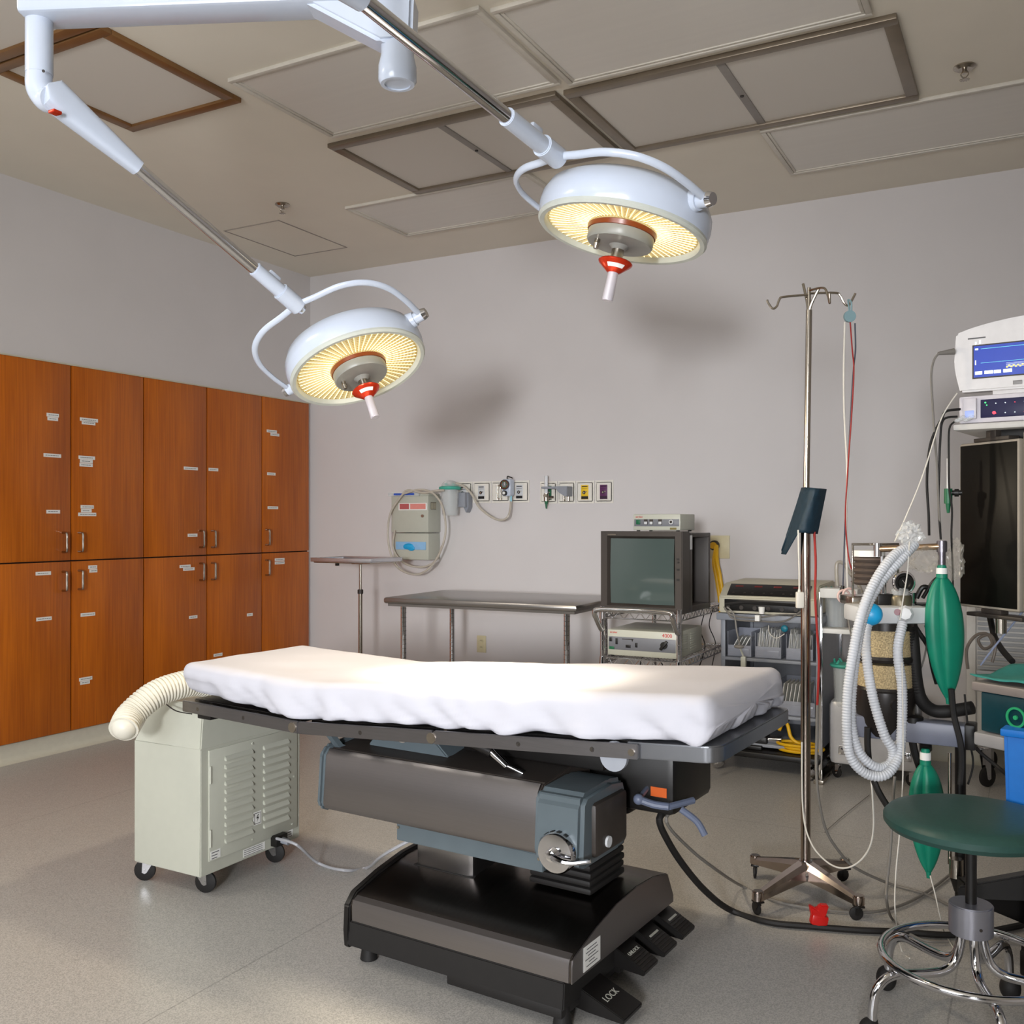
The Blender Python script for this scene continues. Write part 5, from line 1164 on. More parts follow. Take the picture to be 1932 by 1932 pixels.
# ------------------------------------------------------------ stool
sp = at(1832, 1700, 2.45); SX = thing('rolling_stool', 'green vinyl topped stool with chrome foot ring and five legs', 'stool', (sp.x, sp.y, 0), YAW)
zs = .567
m = MB(); m.lathe([(0, zs), (.10, zs+.001), (.17, zs-.002), (.196, zs-.008), (.207, zs-.020), (.207, zs-.034), (.198, zs-.046), (.18, zs-.05), (0, zs-.05)], 72); m.build('seat', stool_m, SX)
m = MB(); m.lathe([(0, zs-.05), (.17, zs-.05), (.16, zs-.056), (0, zs-.06)], 48); m.cyl((0, 0, zs-.075), (0, 0, zs-.055), .05); m.build('seat_plate', black_m, SX)
m = MB(); m.cyl((0, 0, .30), (0, 0, zs-.06), .0135, seg=20); m.build('column', black_m, SX)
m = MB(); m.cyl((0, 0, .262), (0, 0, .338), .052, seg=44, bev=.003); m.cyl((0, -.051, .29), (0, -.0535, .29), .004, seg=10, mi=1); m.build('hub', [mat('hub_alloy', (150, 150, 158), .32, .7, var=.04), dark_m], SX)
m = MB(); m.tube([(.212*math.cos(q*PI/12), .212*math.sin(q*PI/12), .195) for q in range(24)], .0105, 14, 3, closed=True); m.build('foot_ring', chrome_m, SX)
for k in range(5):
    a = math.radians(188+72*k); ca, sa = math.cos(a), math.sin(a)
    pr = [(.026, .275), (.030, .235), (.045, .192), (.075, .172), (.12, .168), (.17, .170), (.205, .170), (.235, .158), (.256, .13), (.264, .09), (.265, .055)]
    m = MB(); m.tube([(r_*ca, r_*sa, z_) for r_, z_ in pr], .0115, 14, 5); lg = m.build('leg', chrome_m, SX)
    m = MB(); m.cyl((.265*ca, .265*sa, .048), (.265*ca, .265*sa, .062), .0135, seg=16)
    m.sphere((.272*ca, .272*sa, .034), .034, (.8, .8, 1)); m.build('caster', rubber_m, lg)
# ------------------------------------------------------------ anaesthesia machine (rotated in the room), right edge
AR = YAW+math.radians(0)
FRZ = math.radians(-32)
A0 = at(1838, 1300, 2.72)
AM = thing('anaesthesia_machine', 'anaesthesia machine with absorber, bellows, monitor shelf and drawer at the right edge', 'anaesthesia machine', (A0.x, A0.y, 0), FRZ)
zc = A0.z
m = MB(); m.b2((-.01, 0, zc-.005), (.62, .52, zc+.022), .006); m.build('worktop', mat('worktop_taupe', (120, 112, 108), .4), AM)
m = MB(); m.b2((.012, .012, zc-.115), (.60, .05, zc-.006), .004); m.build('drawer_front', tealdark_m, AM)
m = MB(); Mr = Matrix.Translation((.118, .010, zc-.06)) @ Matrix.Rotation(PI/2, 4, 'X'); m.M = Mr
m.lathe([(.022, 0), (.028, 0), (.028, .004), (.022, .004), (.022, 0)], 36); m.lathe([(0, 0), (.006, 0), (.006, .006), (0, .006)], 20); m.build('power_ring', ring_m, AM)
m = MB(); m.b2((-.0, -.004, zc-.155), (.62, .50, zc-.118), .006); m.build('lower_shelf', mat('shelf_grey', (140, 138, 138), .4), AM)
m = MB(); m.b2((.45, .12, .12), (.60, .45, zc-.15), .01); m.build('pedestal', lgrey_m, AM)
m = MB(); m.b2((.10, .05, .06), (.60, .11, .12), .006); m.b2((.10, .38, .06), (.60, .44, .12), .006); m.b2((.1, .05, .07), (.18, .44, .13), .006); m.prism([(.02, .10), (.10, .14), (.6, .30), (.6, .20), (.2, .08), (.02, .05)], .18, .26, 'y', .004); m.build('base', black_m, AM)
for x, y in ((.14, .08), (.55, .08), (.14, .41), (.55, .41)): caster(AM, x, y, .028, .062, rubber_m, black_m, 1.1)
# side column that carries the top shelf
m = MB(); m.b2((.42, .30, zc+.02), (.60, .50, 1.50), .008); m.build('tower', dark_m, AM)
# flat black vertical display
q0 = at(1810, 832, 3.10); zt0 = at(1812, 838, 3.1).z; zb0 = at(1815, 1143, 3.1).z
dirn = (RV*math.sin(math.radians(-11)) - FV*math.cos(math.radians(-11)));  # goes nearer the camera
dirn = (RV*.30 - FV*.954).normalized()
ang = math.atan2(dirn.y, dirn.x)
VD = thing('vertical_display', 'tall black flat display panel with a pale frame beside the monitor shelf', 'display', (q0.x, q0.y, zb0), ang)
hgt = zt0-zb0; wd = .24
m = MB(); m.b2((0, 0, 0), (wd, .03, hgt), .006, mi=0); m.b2((.006, -.0015, .008), (wd-.008, .001, hgt-.008), .001, mi=1); m.build('panel', [mat('display_frame', (150, 142, 130), .4), mat('black_display_glass', (10, 9, 6), .4, spec=.2)], VD)
m = MB(); m.b2((wd+.012, .0, 0), (wd+.30, .03, hgt+.02), .006, mi=0); m.b2((wd+.02, -.0015, .01), (wd+.29, .001, hgt+.01), .001, mi=1); m.build('second_panel', [MATS['display_frame'], MATS['black_display_glass']], VD)
m = MB(); m.b2((.09, -.0, -.014), (.17, .03, 0), .002); m.b2((.04, -.01, -.026), (.26, .05, -.014), .003); m.cyl((.16, .01, -.07), (.16, .01, -.02), .016, mi=1); m.build('lower_mount', [dark_m, satin_m], VD)
m = MB(); m.b2((.06, .0, hgt), (.2, .04, hgt+.012), .002); m.b2((.11, .0, hgt+.01), (.15, .04, hgt+.04), .002); m.build('upper_mount', dark_m, VD)
# shelf + modules + patient monitor, in machine-facing frame
mon = at(1803, 640, 3.0); MR = YAW-math.radians(90-40)+0  # front edge runs right and nearer
d2 = (RV*math.cos(math.radians(38)) - FV*math.sin(math.radians(38))); MR = math.atan2(d2.y, d2.x)
zsh = at(1806, 800, 3.0).z
sh = at(1799, 800, 3.0)
m = MB(); m.M = Matrix.Translation((sh.x, sh.y, 0)) @ Matrix.Rotation(MR, 4, 'Z')
m.b2((0, -.01, zsh-.022), (.60, .32, zsh-.002), .006); m.b2((.10, .05, zsh-.05), (.5, .28, zsh-.02), .004, mi=1); m.cyl((.40, .18, zsh-.60), (.40, .18, zsh-.03), .03, mi=1); m.b2((.30, .1, .85), (.5, .28, .9), .01, mi=1); m.cyl((.40, .18, .9), (.40, .18, zsh-.3), .045, mi=1); m.build('monitor_shelf', [mat('shelf_offwhite', (196, 194, 190), .4), black_m], AM, world=True)
MD = thing('parameter_module', 'pale module rack with dark blue keypad under the blue screened monitor', 'module', (at(1809, 800, 3.0).x, at(1809, 800, 3.0).y, zsh), MR)
hm = at(1809, 745, 3.0).z-zsh-.006
m = MB(); m.b2((0, 0, 0), (.50, .26, hm), .006); m.build('housing', mat('pale_lilac_plastic', (204, 200, 206), .4), MD)
m = MB(); m.b2((.062, -.003, .014), (.48, .001, hm-.014), .002); kp = m.build('keypad', navy_m, MD)
m = MB()
for r in range(2):
    for c_ in range(5):
        x = .105+c_*.026; m.cyl((x, -.003, .026+r*.030), (x, -.0045, .026+r*.030), .0016, seg=8, mi=0 if (c_+r) % 3 else 1)
m.cyl((.076, -.003, .06), (.076, -.0045, .06), .0024, seg=8, mi=2); m.cyl((.080, -.003, .052), (.080, -.0045, .052), .0018, seg=8, mi=2)
m.cyl((.1, -.003, .028), (.1, -.004, .028), .005, seg=12, mi=1)
m.build('indicator_lights', [scrw_m, ledr_m, ledg_m], kp)
m = MB(); m.cyl((.222, -.002, hm*.6), (.222, -.018, hm*.6), .017, seg=24); m.build('knob', black_m, MD)
m = MB(); m.b2((.014, -.012, .012), (.052, 0, hm-.008), .003); m.b2((.020, -.0135, .016), (.046, -.011, .038), .001, mi=1); m.build('small_module', [mat('pale_lilac_plastic', (204, 200, 206)), mat('pale_blue_window', (150, 165, 215), .3, emit=(140, 160, 220), es=.35)], MD)
# crumpled clear wrap on module
m = MB(); 
for k in range(6): m.sphere((.0+.008*k, -.014, .010+.004*(k % 3)), .009, (1, .6, .7))
m.build('clear_connector', clear_m, MD)
zm0 = zsh+hm+.012
PM = thing('patient_monitor', 'white patient monitor with a blue screen at the right edge', 'monitor', (mon.x, mon.y, zm0), MR)
mhh = at(1803, 630, 3.0).z-zm0
pw = .46
def arch(x): return mhh+.035*math.sin(PI*min(1, max(0, x/pw)))**.8
poly = [(0.012, 0), (pw-.012, 0), (pw, .05), (pw, mhh*.8)]+[(pw*(1-k/12), arch(pw*(1-k/12))) for k in range(13)]+[(-.006, mhh*.5), (.0, .05)]
m = MB(); m.prism(poly, 0, .05, 'y', .006); m.b2((.04, .05, .03), (pw-.04, .12, mhh-.02), .02); m.b2((.1, .02, -.014), (pw-.1, .1, .004), .002); m.build('housing', mat('monitor_white', (214, 212, 212), .4), PM)
sx0, sx1, sz0, sz1 = .052, .37, .042, mhh-.045
m = MB(); m.b2((sx0-.004, -.0012, sz0-.004), (sx1+.004, .001, sz1+.004), mi=1); m.b2((sx0, -.002, sz0), (sx1, .0, sz1), mi=0); sc = m.build('screen', [screen_m, dark_m], PM)
m = MB(); y = -.0024
def bar(x0, z0, x1, z1, mi=0): m.b2((x0, y-.0003, z0), (x1, y+.0003, z1), mi=mi)
vx = sx0+.150
bar(vx, sz0+.03, vx+.0016, sz1)
bar(sx0+.02, sz0+.085, vx, sz0+.0862, 1); bar(sx0+.02, sz0+.042, vx, sz0+.043, 1)
bar(sx0+.004, sz1-.012, sx0+.013, sz1-.007); bar(sx0+.004, sz0+.10, sx0+.008, sz0+.108); bar(sx0+.016, sz0+.102, sx0+.020, sz0+.112); bar(sx0+.004, sz0+.085, sx0+.010, sz0+.088); bar(sx0+.004, sz0+.038, sx0+.007, sz0+.052)
for k in range(4): bar(sx0+.004+k*.026, sz0+.008, sx0+.024+k*.026+.004*(k % 2), sz0+.018, 0)
for k in range(8): bar(vx-.06+.006*k, sz0+.022+(k % 2)*.004, vx-.055+.006*k, sz0+.026+(k % 2)*.004, 2)
for k in range(5): bar(sx0+.09, sz0+.024+k*.003, sx1, sz0+.0245+k*.003, 0)
for r in range(16):
    x = vx+.004
    while x < sx1-.02:
        w = random.uniform(.003, .010)
        if random.random() < .62: bar(x, sz0+.036+r*.0068, x+w, sz0+.0395+r*.0068, 1 if r in (3, 9, 15) else 0)
        x += w+random.uniform(.002, .006)
m.build('screen_graphics', [scrw_m, scrc_m, mat('lit_yellow', (230, 210, 90), .3, emit=(235, 215, 90), es=.8)], sc)
m = MB(); m.b2((.035, -.0008, mhh-.022), (.085, .0, mhh-.018)); m.build('printed_name', ink_m, PM)
m = MB(); m.b2((.16, -.0012, .012), (.185, .0, .024), .001); m.build('badge', MATS['shelf_grey'], PM)
# cloth on the worktop
m = MB(); b = bmesh.new(); G = []
for i in range(41):
    row = []
    for j in range(25):
        x = -.02+.66*i/40; y = .0+.50*j/24
        z = .010+.016*noise.noise(Vector((x*6, y*7, 2)))+.010*abs(noise.noise(Vector((x*14+y*10, y*5, 5))))+.02*(j/24)
        dx = .02*noise.noise(Vector((0, y*6, 3))) if i == 0 else 0; dy = .02*noise.noise(Vector((x*6, 0, 7))) if j == 0 else 0
        row.append(b.verts.new((x+dx, y+.006+dy, zc+.024+max(.002, z))))
    G.append(row)
for i in range(40):
    for j in range(24): b.faces.new((G[i][j], G[i+1][j], G[i+1][j+1], G[i][j+1]))
m.M = AM.matrix_basis.copy(); m._add(b); o = m.build('green_surgical_cloth', cloth_green_m, label='teal green surgical cloth spread over the machine worktop', cat='cloth', smooth=180)
md = o.modifiers.new('thick', 'SOLIDIFY'); md.thickness = .003; md.offset = 1
# blue bin
bb = at(1897, 1440, 2.60)
m = MB(); m.prism([(0, 0), (.32, 0), (.32, .27), (-.008, .27)], 0, .26, 'y', .01); m.b2((-.014, -.008, .255), (.33, .268, .275), .004)
m.M = Matrix.Identity(4); o = m.build('blue_bin', bluebin_m, label='blue plastic bin below the machine worktop behind the green stool', cat='bin'); 
o.rotation_euler = (0, 0, MR); o.location = Vector((bb.x, bb.y, 0))+Matrix.Rotation(MR, 3, 'Z') @ Vector((.16, .13, .0)); o.location.z = .47
m = MB(); m.M = Matrix.Translation((bb.x, bb.y, 0)) @ Matrix.Rotation(MR, 4, 'Z'); m.b2((.05, .03, .0), (.30, .24, .468), .01); m.build('bin_pedestal', mat('pedestal_grey', (84, 82, 80), .5), label='dark grey pedestal under the blue bin', cat='pedestal')

# absorber arm and absorber (parts of the machine)
DA = 3.1
def loc(px, py, d=DA): return at(px, py, d)
ax = loc(1670, 1250); sc_ = DA/FPX
zz = lambda py, d=DA: at(0, py, d).z
def W_(px, py, d=DA): return at(px, py, d)
m = MB(); g = Matrix.Translation((ax.x, ax.y, 0)) @ Matrix.Rotation(YAW, 4, 'Z'); m.M = g
m.lathe([(0, zz(1180)), (.084, zz(1180)), (.086, zz(1238)), (.086, zz(1240)), (0, zz(1240))][::-1], 48); m.lathe([(0, zz(1296)), (.086, zz(1296)), (.086, zz(1250)), (0, zz(1250))], 48); m.build('absorbent_canister', absorb_m, AM, world=True)
m = MB(); m.M = g
for a_, b_ in ((1234, 1245), (1292, 1302)): m.lathe([(0, zz(b_)), (.089, zz(b_)), (.092, zz((a_+b_)/2)), (.089, zz(a_)), (0, zz(a_))], 48)
m.lathe([(0, zz(1384)), (.07, zz(1384)), (.084, zz(1360)), (.092, zz(1318)), (.09, zz(1300)), (0, zz(1300))], 48); m.lathe([(0, zz(1186)), (.088, zz(1186)), (.088, zz(1172)), (0, zz(1172))], 48)
m.cyl((0, -.088, zz(1320)), (0, -.098, zz(1320)), .018, seg=24, mi=0); m.build('absorber_bands', mat('smoke_black', (34, 30, 28), .28), AM, world=True)
m = MB(); m.M = g @ Matrix.Translation((0, 0, 0)); m.b2((-.11, -.09, zz(1172)), (.105, .07, zz(1141)), .008); m.b2((.10, -.05, zz(1165)), (.18, .04, zz(1138)), .006, mi=1); m.build('valve_block', [lgrey_m, black_m], AM, world=True)
m = MB(); m.M = g
m.lathe([(0, zz(1141)), (.034, zz(1141)), (.034, zz(1126)), (.03, zz(1122)), (0, zz(1122))], 28, Matrix.Translation((.045, -.01, 0)), mi=0); m.lathe([(0, zz(1124)), (.025, zz(1124)), (.03, zz(1114)), (.022, zz(1108)), (0, zz(1106))], 28, Matrix.Translation((.045, -.01, 0)), mi=1)
m.build('valve_dome', [mat('olive_metal', (110, 102, 84), .35, .5), clear_m], AM, world=True)
m = MB(); m.M = g @ Matrix.Translation((.048, -.02, zz(1098))) @ Matrix.Rotation(PI/2, 4, 'X')
m.lathe([(0, 0), (.034, 0), (.036, .012), (.030, .014), (.027, .010), (.021, .010), (.020, .014), (.017, .010), (0, .010)], 32, mi=0); m.lathe([(.0300, .0145), (.034, .0145), (.036, .012)], 32, mi=1); m.box((0, 0, .012), (.002, .02, .001), M=Matrix.Rotation(.6, 4, 'Z'), mi=1); m.build('pressure_gauge', [black_m, chrome_m], AM, world=True)
m = MB(); m.M = g; m.cyl((-.005, -.0, zz(1141)), (-.005, 0, zz(1080)), .009, seg=20); m.build('chrome_riser', chrome_m, AM, world=True)
m = MB(); m.M = g; m.b2((-.03, -.02, zz(1141)), (.02, .02, zz(1120)), .004); m.build('riser_block', black_m, AM, world=True)
m = MB(); m.M = g; m.cyl((.085, 0, zz(1141)), (.085, 0, zz(1118)), .014); m.build('chrome_port', chrome_m, AM, world=True)
for P_, r_ in (([(.10, 0, zz(1128)), (.115, -.01, zz(1108)), (.14, -.01, zz(1112)), (.15, 0, zz(1130))], .008), ([(.12, 0, zz(1128)), (.14, -.02, zz(1100)), (.16, -.02, zz(1090)), (.18, 0, zz(1096))], .006)):
    m = MB(); m.M = g; m.tube(P_, r_, 10); m.build('port_hose', black_m, AM, world=True)
# bellows in frame
m = MB(); m.M = g @ Matrix.Translation((-.015, .10, 0)); pr = [(0, zz(1052))]
y_ = 1052
for k in range(5): pr += [(.042, zz(y_)), (.058, zz(y_+5.5)), (.042, zz(y_+11))]; y_ += 11
pr += [(0, zz(y_))]; m.lathe(pr, 36); m.build('bellows', mat('bellows_grey', (104, 92, 84), .5), AM, world=True)
m = MB(); m.M = g @ Matrix.Translation((-.015, .10, 0)); m.cyl((0, 0, zz(1052)), (0, 0, zz(1040)), .05); m.build('bellows_cap', paper_m, AM, world=True)
m = MB(); m.M = g @ Matrix.Translation((-.015, .10, 0))
for x in (-.073, .073): m.b2((x-.003, -.06, zz(1130)), (x+.003, -.054, zz(1026)), .001)
m.b2((-.076, -.06, zz(1030)), (.076, -.054, zz(1025)), .001); m.b2((-.076, -.06, zz(1145)), (.1, .06, zz(1128)), .004); m.build('bellows_frame', satin_m, AM, world=True)
# overhead tube arm with metal elbow
a = W_(1655, 1036, 3.12); b_ = W_(1772, 1031, 3.02)
m = MB(); m.cyl(a, b_, .010, seg=20); m.cyl(W_(1656, 1050, 3.12), W_(1656, 1025, 3.12), .013, mi=1); m.cyl(W_(1665, 1048, 3.13), W_(1665, 1118, 3.13), .009, mi=1); m.build('bag_arm', [mat('brass_tint_chrome', (200, 170, 140), .2, 1), chrome_m], AM, world=True)
m = MB(); c0 = W_(1777, 1020, 3.02); m.cyl(c0, W_(1777, 1042, 3.02), .0155, seg=28, bev=.002); m.cyl(W_(1777, 1042, 3.02), W_(1777, 1068, 3.02), .011, seg=24); m.build('bag_mount', mat('elbow_alloy', (120, 116, 124), .3, .8), AM, world=True)
# support beam below the absorber and black column
a = W_(1606, 1372, 3.12); b_ = W_(1825, 1388, 2.95)
dd = (b_-a); dd.z = 0; L = dd.length; q = dd.normalized().to_track_quat('X', 'Z').to_matrix().to_4x4(); q.translation = Vector((a.x, a.y, zz(1374, 3.05)))
m = MB(); m.box((L/2, 0, 0), (L, .07, .068), .006, M=q, mi=0); m.box((L+.01, 0, .0), (.03, .075, .075), .004, M=q, mi=1); m.cyl(W_(1723, 1362, 3.02), W_(1723, 1352, 3.02), .03, mi=1); m.build('support_beam', [mat('beam_grey', (104, 108, 122), .4), black_m], AM, world=True)
m = MB(); m.cyl(W_(1812, 1395, 3.02), Vector((W_(1812, 1395, 3.02).x, W_(1812, 1395, 3.02).y, .10)), .016, seg=24, mi=0); m.cyl(W_(1792, 1420, 2.99), W_(1792, 1630, 2.99), .006, mi=1); m.cyl(W_(1722, 1168, 3.16), W_(1733, 1380, 3.16), .014, mi=2); m.build('support_column', [black_m, satin_m, mat('dim_grey_metal', (110, 108, 106), .4, .5)], AM, world=True)
m = MB(); m.cyl(W_(1804, 1620, 2.95), W_(1804, 1655, 2.95), .02, seg=24, mi=0); m.cyl(W_(1808, 1655, 2.95), W_(1812, 1680, 2.95), .024, .018, seg=24, mi=1)
m.prism([(-.0, 0), (.25, .05), (.25, .14), (.0, .035)], -.03, .03, 'y', .004, M=Matrix.Translation(W_(1812, 1690, 2.9)) @ Matrix.Rotation(MR, 4, 'Z'), mi=1)
m.prism([(-.0, -.0), (.25, -.10), (.25, .0), (.0, .05)], -.03, .03, 'y', .004, M=Matrix.Translation(W_(1812, 1690, 2.9)) @ Matrix.Rotation(MR+.6, 4, 'Z'), mi=1)
m.build('floor_leg', [satin_m, black_m], AM, world=True)
m = MB(); m.tube([W_(1716, 1170, 3.08), W_(1722, 1210, 3.05), W_(1728, 1280, 3.05), W_(1738, 1320, 3.05), W_(1760, 1340, 3.05), W_(1790, 1342, 3.03), W_(1835, 1335, 2.98)], .020, 14); m.build('black_breathing_duct', rubber_m, AM, world=True)
m = MB()
for i in range(24):
    c = W_(1714+i*.7, 1185+i*5.2, 3.05-.0); m.tube([c+RV*(.016*math.cos(q_*PI/5))+FV*(.016*math.sin(q_*PI/5)) for q_ in range(10)], .004, 6, 2, closed=True)
m.build('coiled_black_tube', rubber_m, AM, world=True)

# breathing bags
def bag(name, label, cx, ytop, yneck, ybot, hw_px, d, sw=0):
    t = thing(name, label, 'breathing bag', at(cx, ytop, d)); inv = t.matrix_basis.inverted(); s_ = d/FPX
    H_ = (ybot-yneck)*s_; m = MB(); b = bmesh.new(); rings = []
    N = 30
    for i in range(N+1):
        f_ = i/N; w = hw_px*s_*(max(.001, math.sin(PI*min(1, f_**.82*.985+.015)))**.6)
        w = max(w, 9*s_*(1-f_) if f_ < .3 else 4*s_)
        zc_ = at(cx, yneck, d).z-H_*f_; cxx = at(cx+sw*f_, yneck, d)
        ring = []
        for k in range(32):
            a_ = 2*PI*k/32; cr = 1-.30*math.exp(-((a_-4.15)/.2)**2)+.05*math.exp(-((a_-4.6)/.2)**2)-.12*math.exp(-((a_-1.2)/.3)**2)
            ring.append(b.verts.new(Vector((cxx.x, cxx.y, zc_))+RV*(w*math.cos(a_)*cr)+FV*(w*.62*math.sin(a_)*cr)))
        rings.append(ring)
    for A, Bq in zip(rings, rings[1:]):
        for k in range(32): b.faces.new((A[k], A[(k+1) % 32], Bq[(k+1) % 32], Bq[k]))
    b.faces.new(rings[0][::-1]); b.faces.new(rings[-1])
    m._add(b); c1 = at(cx+sw, ybot-4, d); m.cyl(c1, c1-UP*.02, .008, .006, seg=14)
    cn = at(cx, yneck+3, d); ct_ = at(cx, ytop, d); m.cyl(cn, ct_, .0155, .013, seg=24, bev=.002); m.cyl(at(cx, yneck+2, d), at(cx, yneck-5, d), .0165, seg=24)
    m.bm.transform(inv); m.build('bladder', bag_m, t, smooth=60)
    m = MB(); m.cyl(at(cx, ytop+(yneck-ytop)*.25, d), at(cx, ytop+(yneck-ytop)*.75, d), .0165, seg=24); m.bm.transform(inv); m.build('collar', paper_m, t, label='white collar')
    return t
bag('breathing_bag', 'large green breathing bag hanging from the metal arm', 1777, 1066, 1088, 1320, 36, 3.0, 12)
bag('breathing_bag', 'smaller green breathing bag hanging behind the stool seat', 1746, 1412, 1440, 1648, 34, 3.0, 6)
m = MB(); m.cyl(at(1747, 1414, 3.0), at(1746, 1396, 3.02), .018, seg=24); m.build('bag_port', black_m, AM, world=True)
# corrugated hoses
hs = [('outer corrugated breathing hose, the long loop furthest left', [(1724, 1030, 2.95), (1690, 1045, 2.93), (1655, 1090, 2.9), (1628, 1150, 2.88), (1612, 1220, 2.88), (1600, 1300, 2.88), (1598, 1380, 2.88), (1606, 1430, 2.88), (1635, 1460, 2.88), (1670, 1462, 2.88), (1694, 1430, 2.9), (1701, 1380, 2.93), (1702, 1300, 2.93), (1694, 1230, 2.93), (1703, 1175, 2.96)]),
      ('inner corrugated breathing hose from the blue filter down through the loop', [(1642, 1160, 2.97), (1634, 1195, 2.95), (1636, 1250, 2.93), (1648, 1320, 2.92), (1668, 1385, 2.91), (1684, 1415, 2.91), (1680, 1440, 2.91), (1655, 1448, 2.90), (1625, 1425, 2.9), (1608, 1380, 2.90), (1606, 1320, 2.90), (1614, 1240, 2.90), (1630, 1160, 2.90), (1660, 1100, 2.91), (1700, 1055, 2.93), (1726, 1026, 2.95)])]
for lb, pts in hs:
    m = MB(); m.hose([at(*p) for p in pts], .0142, .0085, .06, 16); m.build('breathing_hose', hosew_m, label='translucent '+lb, cat='hose', smooth=60)
m = MB(); m.M = Matrix.Translation(at(1643, 1159, 2.97)) @ (-ray(1643, 1159)).to_track_quat('Z', 'Y').to_matrix().to_4x4(); m.lathe([(0, -.03), (.026, -.028), (.034, -.01), (.034, .022), (.026, .034), (.015, .04), (0, .04)], 36); m.build('blue_filter', bluep_m, label='bright blue round filter on the white valve block', cat='filter')
m = MB(); m.M = Matrix.Translation(at(1708, 1158, 2.98)) @ (-ray(1708, 1158)).to_track_quat('Z', 'Y').to_matrix().to_4x4(); m.lathe([(0, -.02), (.024, -.02), (.026, 0), (.018, .012), (0, .014)], 8); m.cyl((-.022, .004, .0), (-.022, .004, .014), .010, mi=1); m.build('hose_connector', [lgrey_m, mat('burgundy_plastic', (110, 50, 60), .4)], label='pale angular hose connector on the right of the valve block', cat='connector')
# crumpled clear wrap at the hose tops
def wrap(name, label, c, sc3, seed, mt, squash):
    m = MB(); b = bmesh.new(); bmesh.ops.create_icosphere(b, subdivisions=4, radius=1)
    for v in b.verts:
        n_ = noise.noise(v.co*2.2+Vector((seed, 0, 0)))*.5+noise.noise(v.co*6+Vector((seed, 3, 0)))*.3; v.co *= 1+n_
    b.transform(Matrix.Translation(c) @ Matrix.Rotation(YAW, 4, 'Z') @ Matrix.Diagonal((sc3[0], sc3[1], sc3[2], 1))); m._add(b)
    m.build(name, mt, label=label, cat='wrap', smooth=15)
wrap('plastic_wrap', 'crumpled clear plastic wrap tied around the hose ends', at(1718, 1008, 2.95), (.034, .03, .032), 2, mat('crumpled_clear_film', (225, 228, 228), .12, alpha=.4, coat=.6), 1)
wrap('plastic_bag', 'loose clear plastic bag hanging by the metal bag arm', at(1742, 1055, 3.04), (.045, .03, .04), 7, mat('thin_clear_film', (190, 184, 172), .15, alpha=.2, coat=.6), 1)
wrap('plastic_bag', 'loose clear plastic bag right of the large green bag neck', at(1802, 1055, 3.02), (.024, .03, .055), 11, MATS['thin_clear_film'], 1)
cable('thin_sampling_line', 'thin white line running from the monitor module down to the hose ends', [(1806, 742, 3.0), (1790, 765, 3.0), (1772, 800, 2.99), (1740, 900, 2.97), (1705, 985, 2.96), (1688, 1022, 2.95)], .0022, wcord_m)
cable('thin_sampling_line', 'thin white line hanging from the hose ends to the valve block', [(1716, 1022, 2.93), (1712, 1080, 2.92), (1704, 1130, 2.92), (1698, 1170, 2.92)], .002, wcord_m)
# monitor cables
cable('monitor_cable', 'thin grey cable with a thick plug entering the left side of the monitor', [(1772, 666, 3.0), (1762, 680, 3.0), (1757, 710, 3.0), (1760, 770, 3.0), (1764, 830, 3.0), (1768, 880, 3.0), (1770, 930, 3.0), (1774, 1000, 3.02)], .0034, gcord_m, extra=lambda m: m.cyl(at(1770, 667, 3.0), at(1800, 663, 3.0), .005, .010, mi=0))
cable('monitor_cable', 'black and white spotted cable hanging left of the vertical display', [(1812, 772, 3.0), (1785, 776, 3.0), (1777, 790, 3.0), (1765, 812, 3.0), (1755, 840, 3.0), (1750, 880, 3.0), (1749, 920, 3.0), (1752, 970, 3.01), (1753, 1010, 3.02)], .004, rubber_m)
cable('monitor_cable', 'black cable falling straight beside the spotted one', [(1806, 786, 3.0), (1780, 792, 3.0), (1774, 830, 3.0), (1772, 890, 3.0), (1771, 950, 3.01), (1775, 1018, 3.02)], .0034, rubber_m)
cable('monitor_cable', 'thin black cable hanging close to the edge of the vertical display', [(1800, 796, 3.0), (1791, 810, 3.0), (1790, 860, 3.0), (1791, 920, 3.0), (1796, 960, 3.0), (1795, 1010, 3.0), (1797, 1060, 3.02), (1798, 1110, 3.03)], .003, rubber_m)
t = thing('oxygen_flow_meter', 'upright clear flow tube with green nozzle left of the vertical display', 'flow meter', at(1789, 990, 3.03)+UP*0)
zo = t.location.z; s3 = 3.03/FPX
m = MB(); m.cyl((0, 0, (990-925)*s3), (0, 0, (990-865)*s3), .005); m.build('sight_tube', mat('frosted_tube', (220, 222, 224)), t)
m = MB(); m.cyl((0, 0, (990-950)*s3), (0, 0, (990-922)*s3), .012); m.cyl((0, 0, (990-930)*s3), (.04, .0, (990-930)*s3), .008, mi=1); m.cyl((.018, 0, (990-930)*s3), (.03, 0, (990-930)*s3), .012, mi=1); m.cyl((0, 0, (990-968)*s3), (0, 0, (990-950)*s3), .004, .008); m.build('valve_body', [green_m, black_m], t)
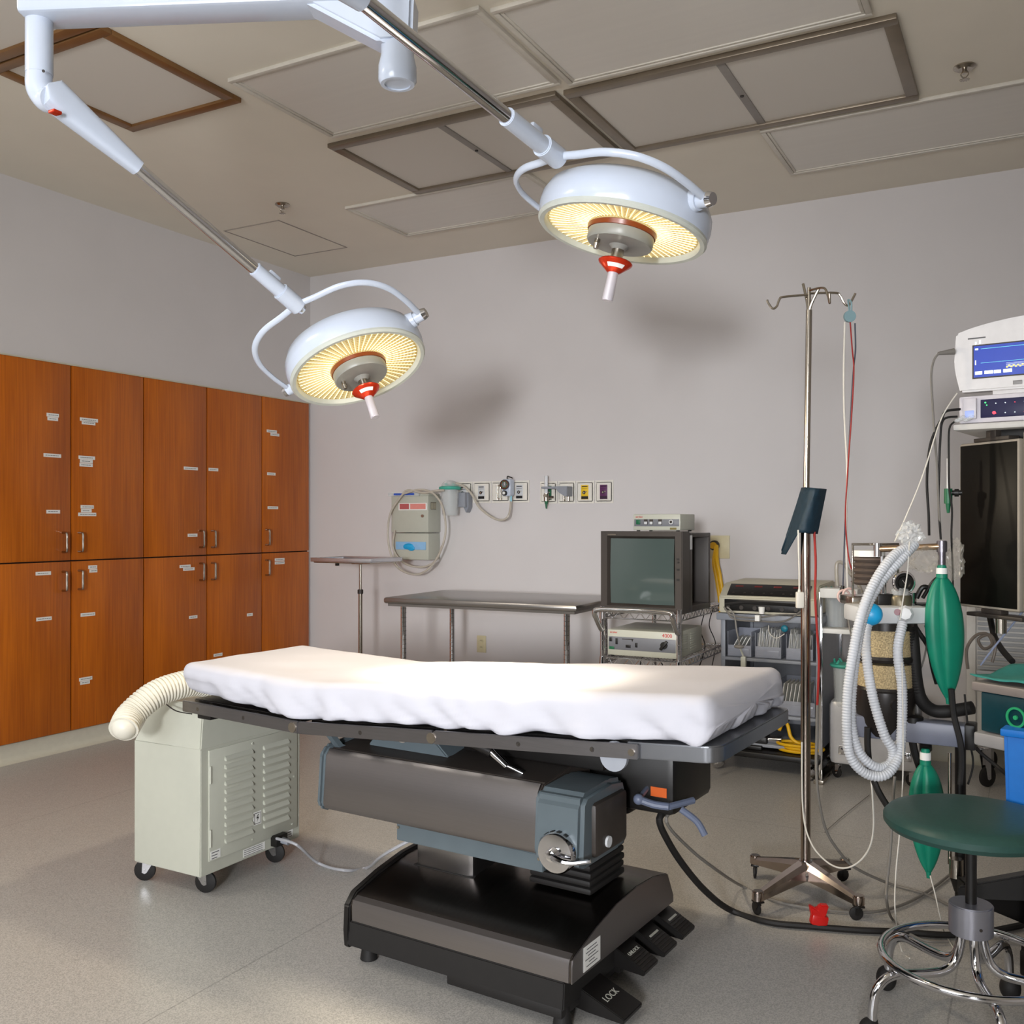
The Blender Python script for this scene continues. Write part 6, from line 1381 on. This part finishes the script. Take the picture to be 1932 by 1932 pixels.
# cables on the lower right
lows = [('black cable dropping from the machine worktop behind the green bag', [(1795, 1300, 2.92), (1800, 1350, 2.92), (1812, 1400, 2.9), (1815, 1440, 2.9), (1812, 1480, 2.9)], .009, rubber_m),
        ('thin black cable hanging left of the blue bin', [(1820, 1310, 2.95), (1828, 1390, 2.95), (1836, 1440, 2.95), (1826, 1480, 2.95)], .003, rubber_m),
        ('thick dark cable slanting down towards the blue bin', [(1822, 1390, 3.0), (1850, 1420, 2.95), (1880, 1445, 2.9), (1900, 1462, 2.85)], .006, rubber_m),
        ('thick black hose in front of the white louvres', [(1868, 1165, 3.3), (1876, 1200, 3.3), (1890, 1225, 3.2), (1910, 1248, 3.1)], .010, rubber_m),
        ('grey coiled cable bundle in front of the louvres', [(1826, 1262, 3.2), (1824, 1225, 3.2), (1840, 1200, 3.2), (1862, 1196, 3.2), (1872, 1215, 3.2), (1856, 1224, 3.2), (1846, 1206, 3.2), (1868, 1198, 3.2), (1878, 1220, 3.2), (1872, 1250, 3.2)], .005, mat('taupe_cord', (112, 102, 92), .5)),
        ('pale thin tube slanting across the louvres', [(1932, 1150, 3.0), (1905, 1185, 3.0), (1878, 1218, 3.05), (1850, 1255, 3.1)], .003, mat('pale_blue_tube', (150, 160, 186), .4)),
        ('black gas hose hanging under the valve block', [(1637, 1372, 3.05), (1637, 1410, 3.05), (1642, 1450, 3.05), (1656, 1490, 3.03), (1680, 1530, 3.0), (1700, 1560, 3.0)], .010, rubber_m)]
for lb, pts, r_, mt in lows: cable('machine_cable', lb, pts, r_, mt)
cable('machine_cable', 'black hose running from the valve block behind the large green bag', [(1722, 1175, 3.12), (1735, 1195, 3.12), (1752, 1222, 3.12), (1760, 1260, 3.12), (1768, 1290, 3.12)], .008, rubber_m)
cable('machine_cable', 'thick black hose dropping left of the lower green bag', [(1720, 1390, 3.1), (1726, 1420, 3.1), (1736, 1450, 3.1), (1744, 1480, 3.1)], .012, rubber_m)
cable('grey_loop_tube', 'thin grey tube loop between the valve block and the green bag', [(1745, 1180, 3.1), (1750, 1200, 3.1), (1744, 1240, 3.1), (1734, 1270, 3.1)], .003, gcord_m, 'tube')

# ------------------------------------------------------------ repeats carry a group
GR = {'ceiling_light': 'unlit ceiling light panels', 'ceiling_vent': 'framed perforated ceiling vents', 'sprinkler_head': 'ceiling fire sprinklers', 'cabinet': 'built in wood cabinets along the left wall',
      'supply_bin': 'clear bins on the grey supply cart', 'suction_canister': 'clear suction canisters with teal lids', 'surgical_lamp': 'pair of surgical lamps', 'breathing_bag': 'green breathing bags',
      'breathing_hose': 'corrugated breathing hoses', 'ecg_lead': 'leads hanging from the infusion pole hook', 'monitor_cable': 'cables hanging beside the patient monitor', 'machine_cable': 'cables around the anaesthesia machine',
      'dangling_cable': 'thin cables on the wire cart', 'unit_cable': 'cables in front of the electrosurgical unit', 'yellow_hose': 'yellow hoses at the wall outlet', 'gas_outlet_panel': 'rows of medical wall outlets',
      'loose_lead': 'leads hanging left of the stool', 'thin_sampling_line': 'white sampling lines', 'plastic_bag': 'clear plastic bags by the bag arm', 'oxygen_flow_meter': 'clear oxygen flow meters', 'power_outlet': 'power outlets on the back wall', 'paper_packets': 'packets in the supply bins'}
for o in bpy.data.objects:
    k = o.name.split('.')[0]
    if o.parent is None and k in GR: o['group'] = GR[k]
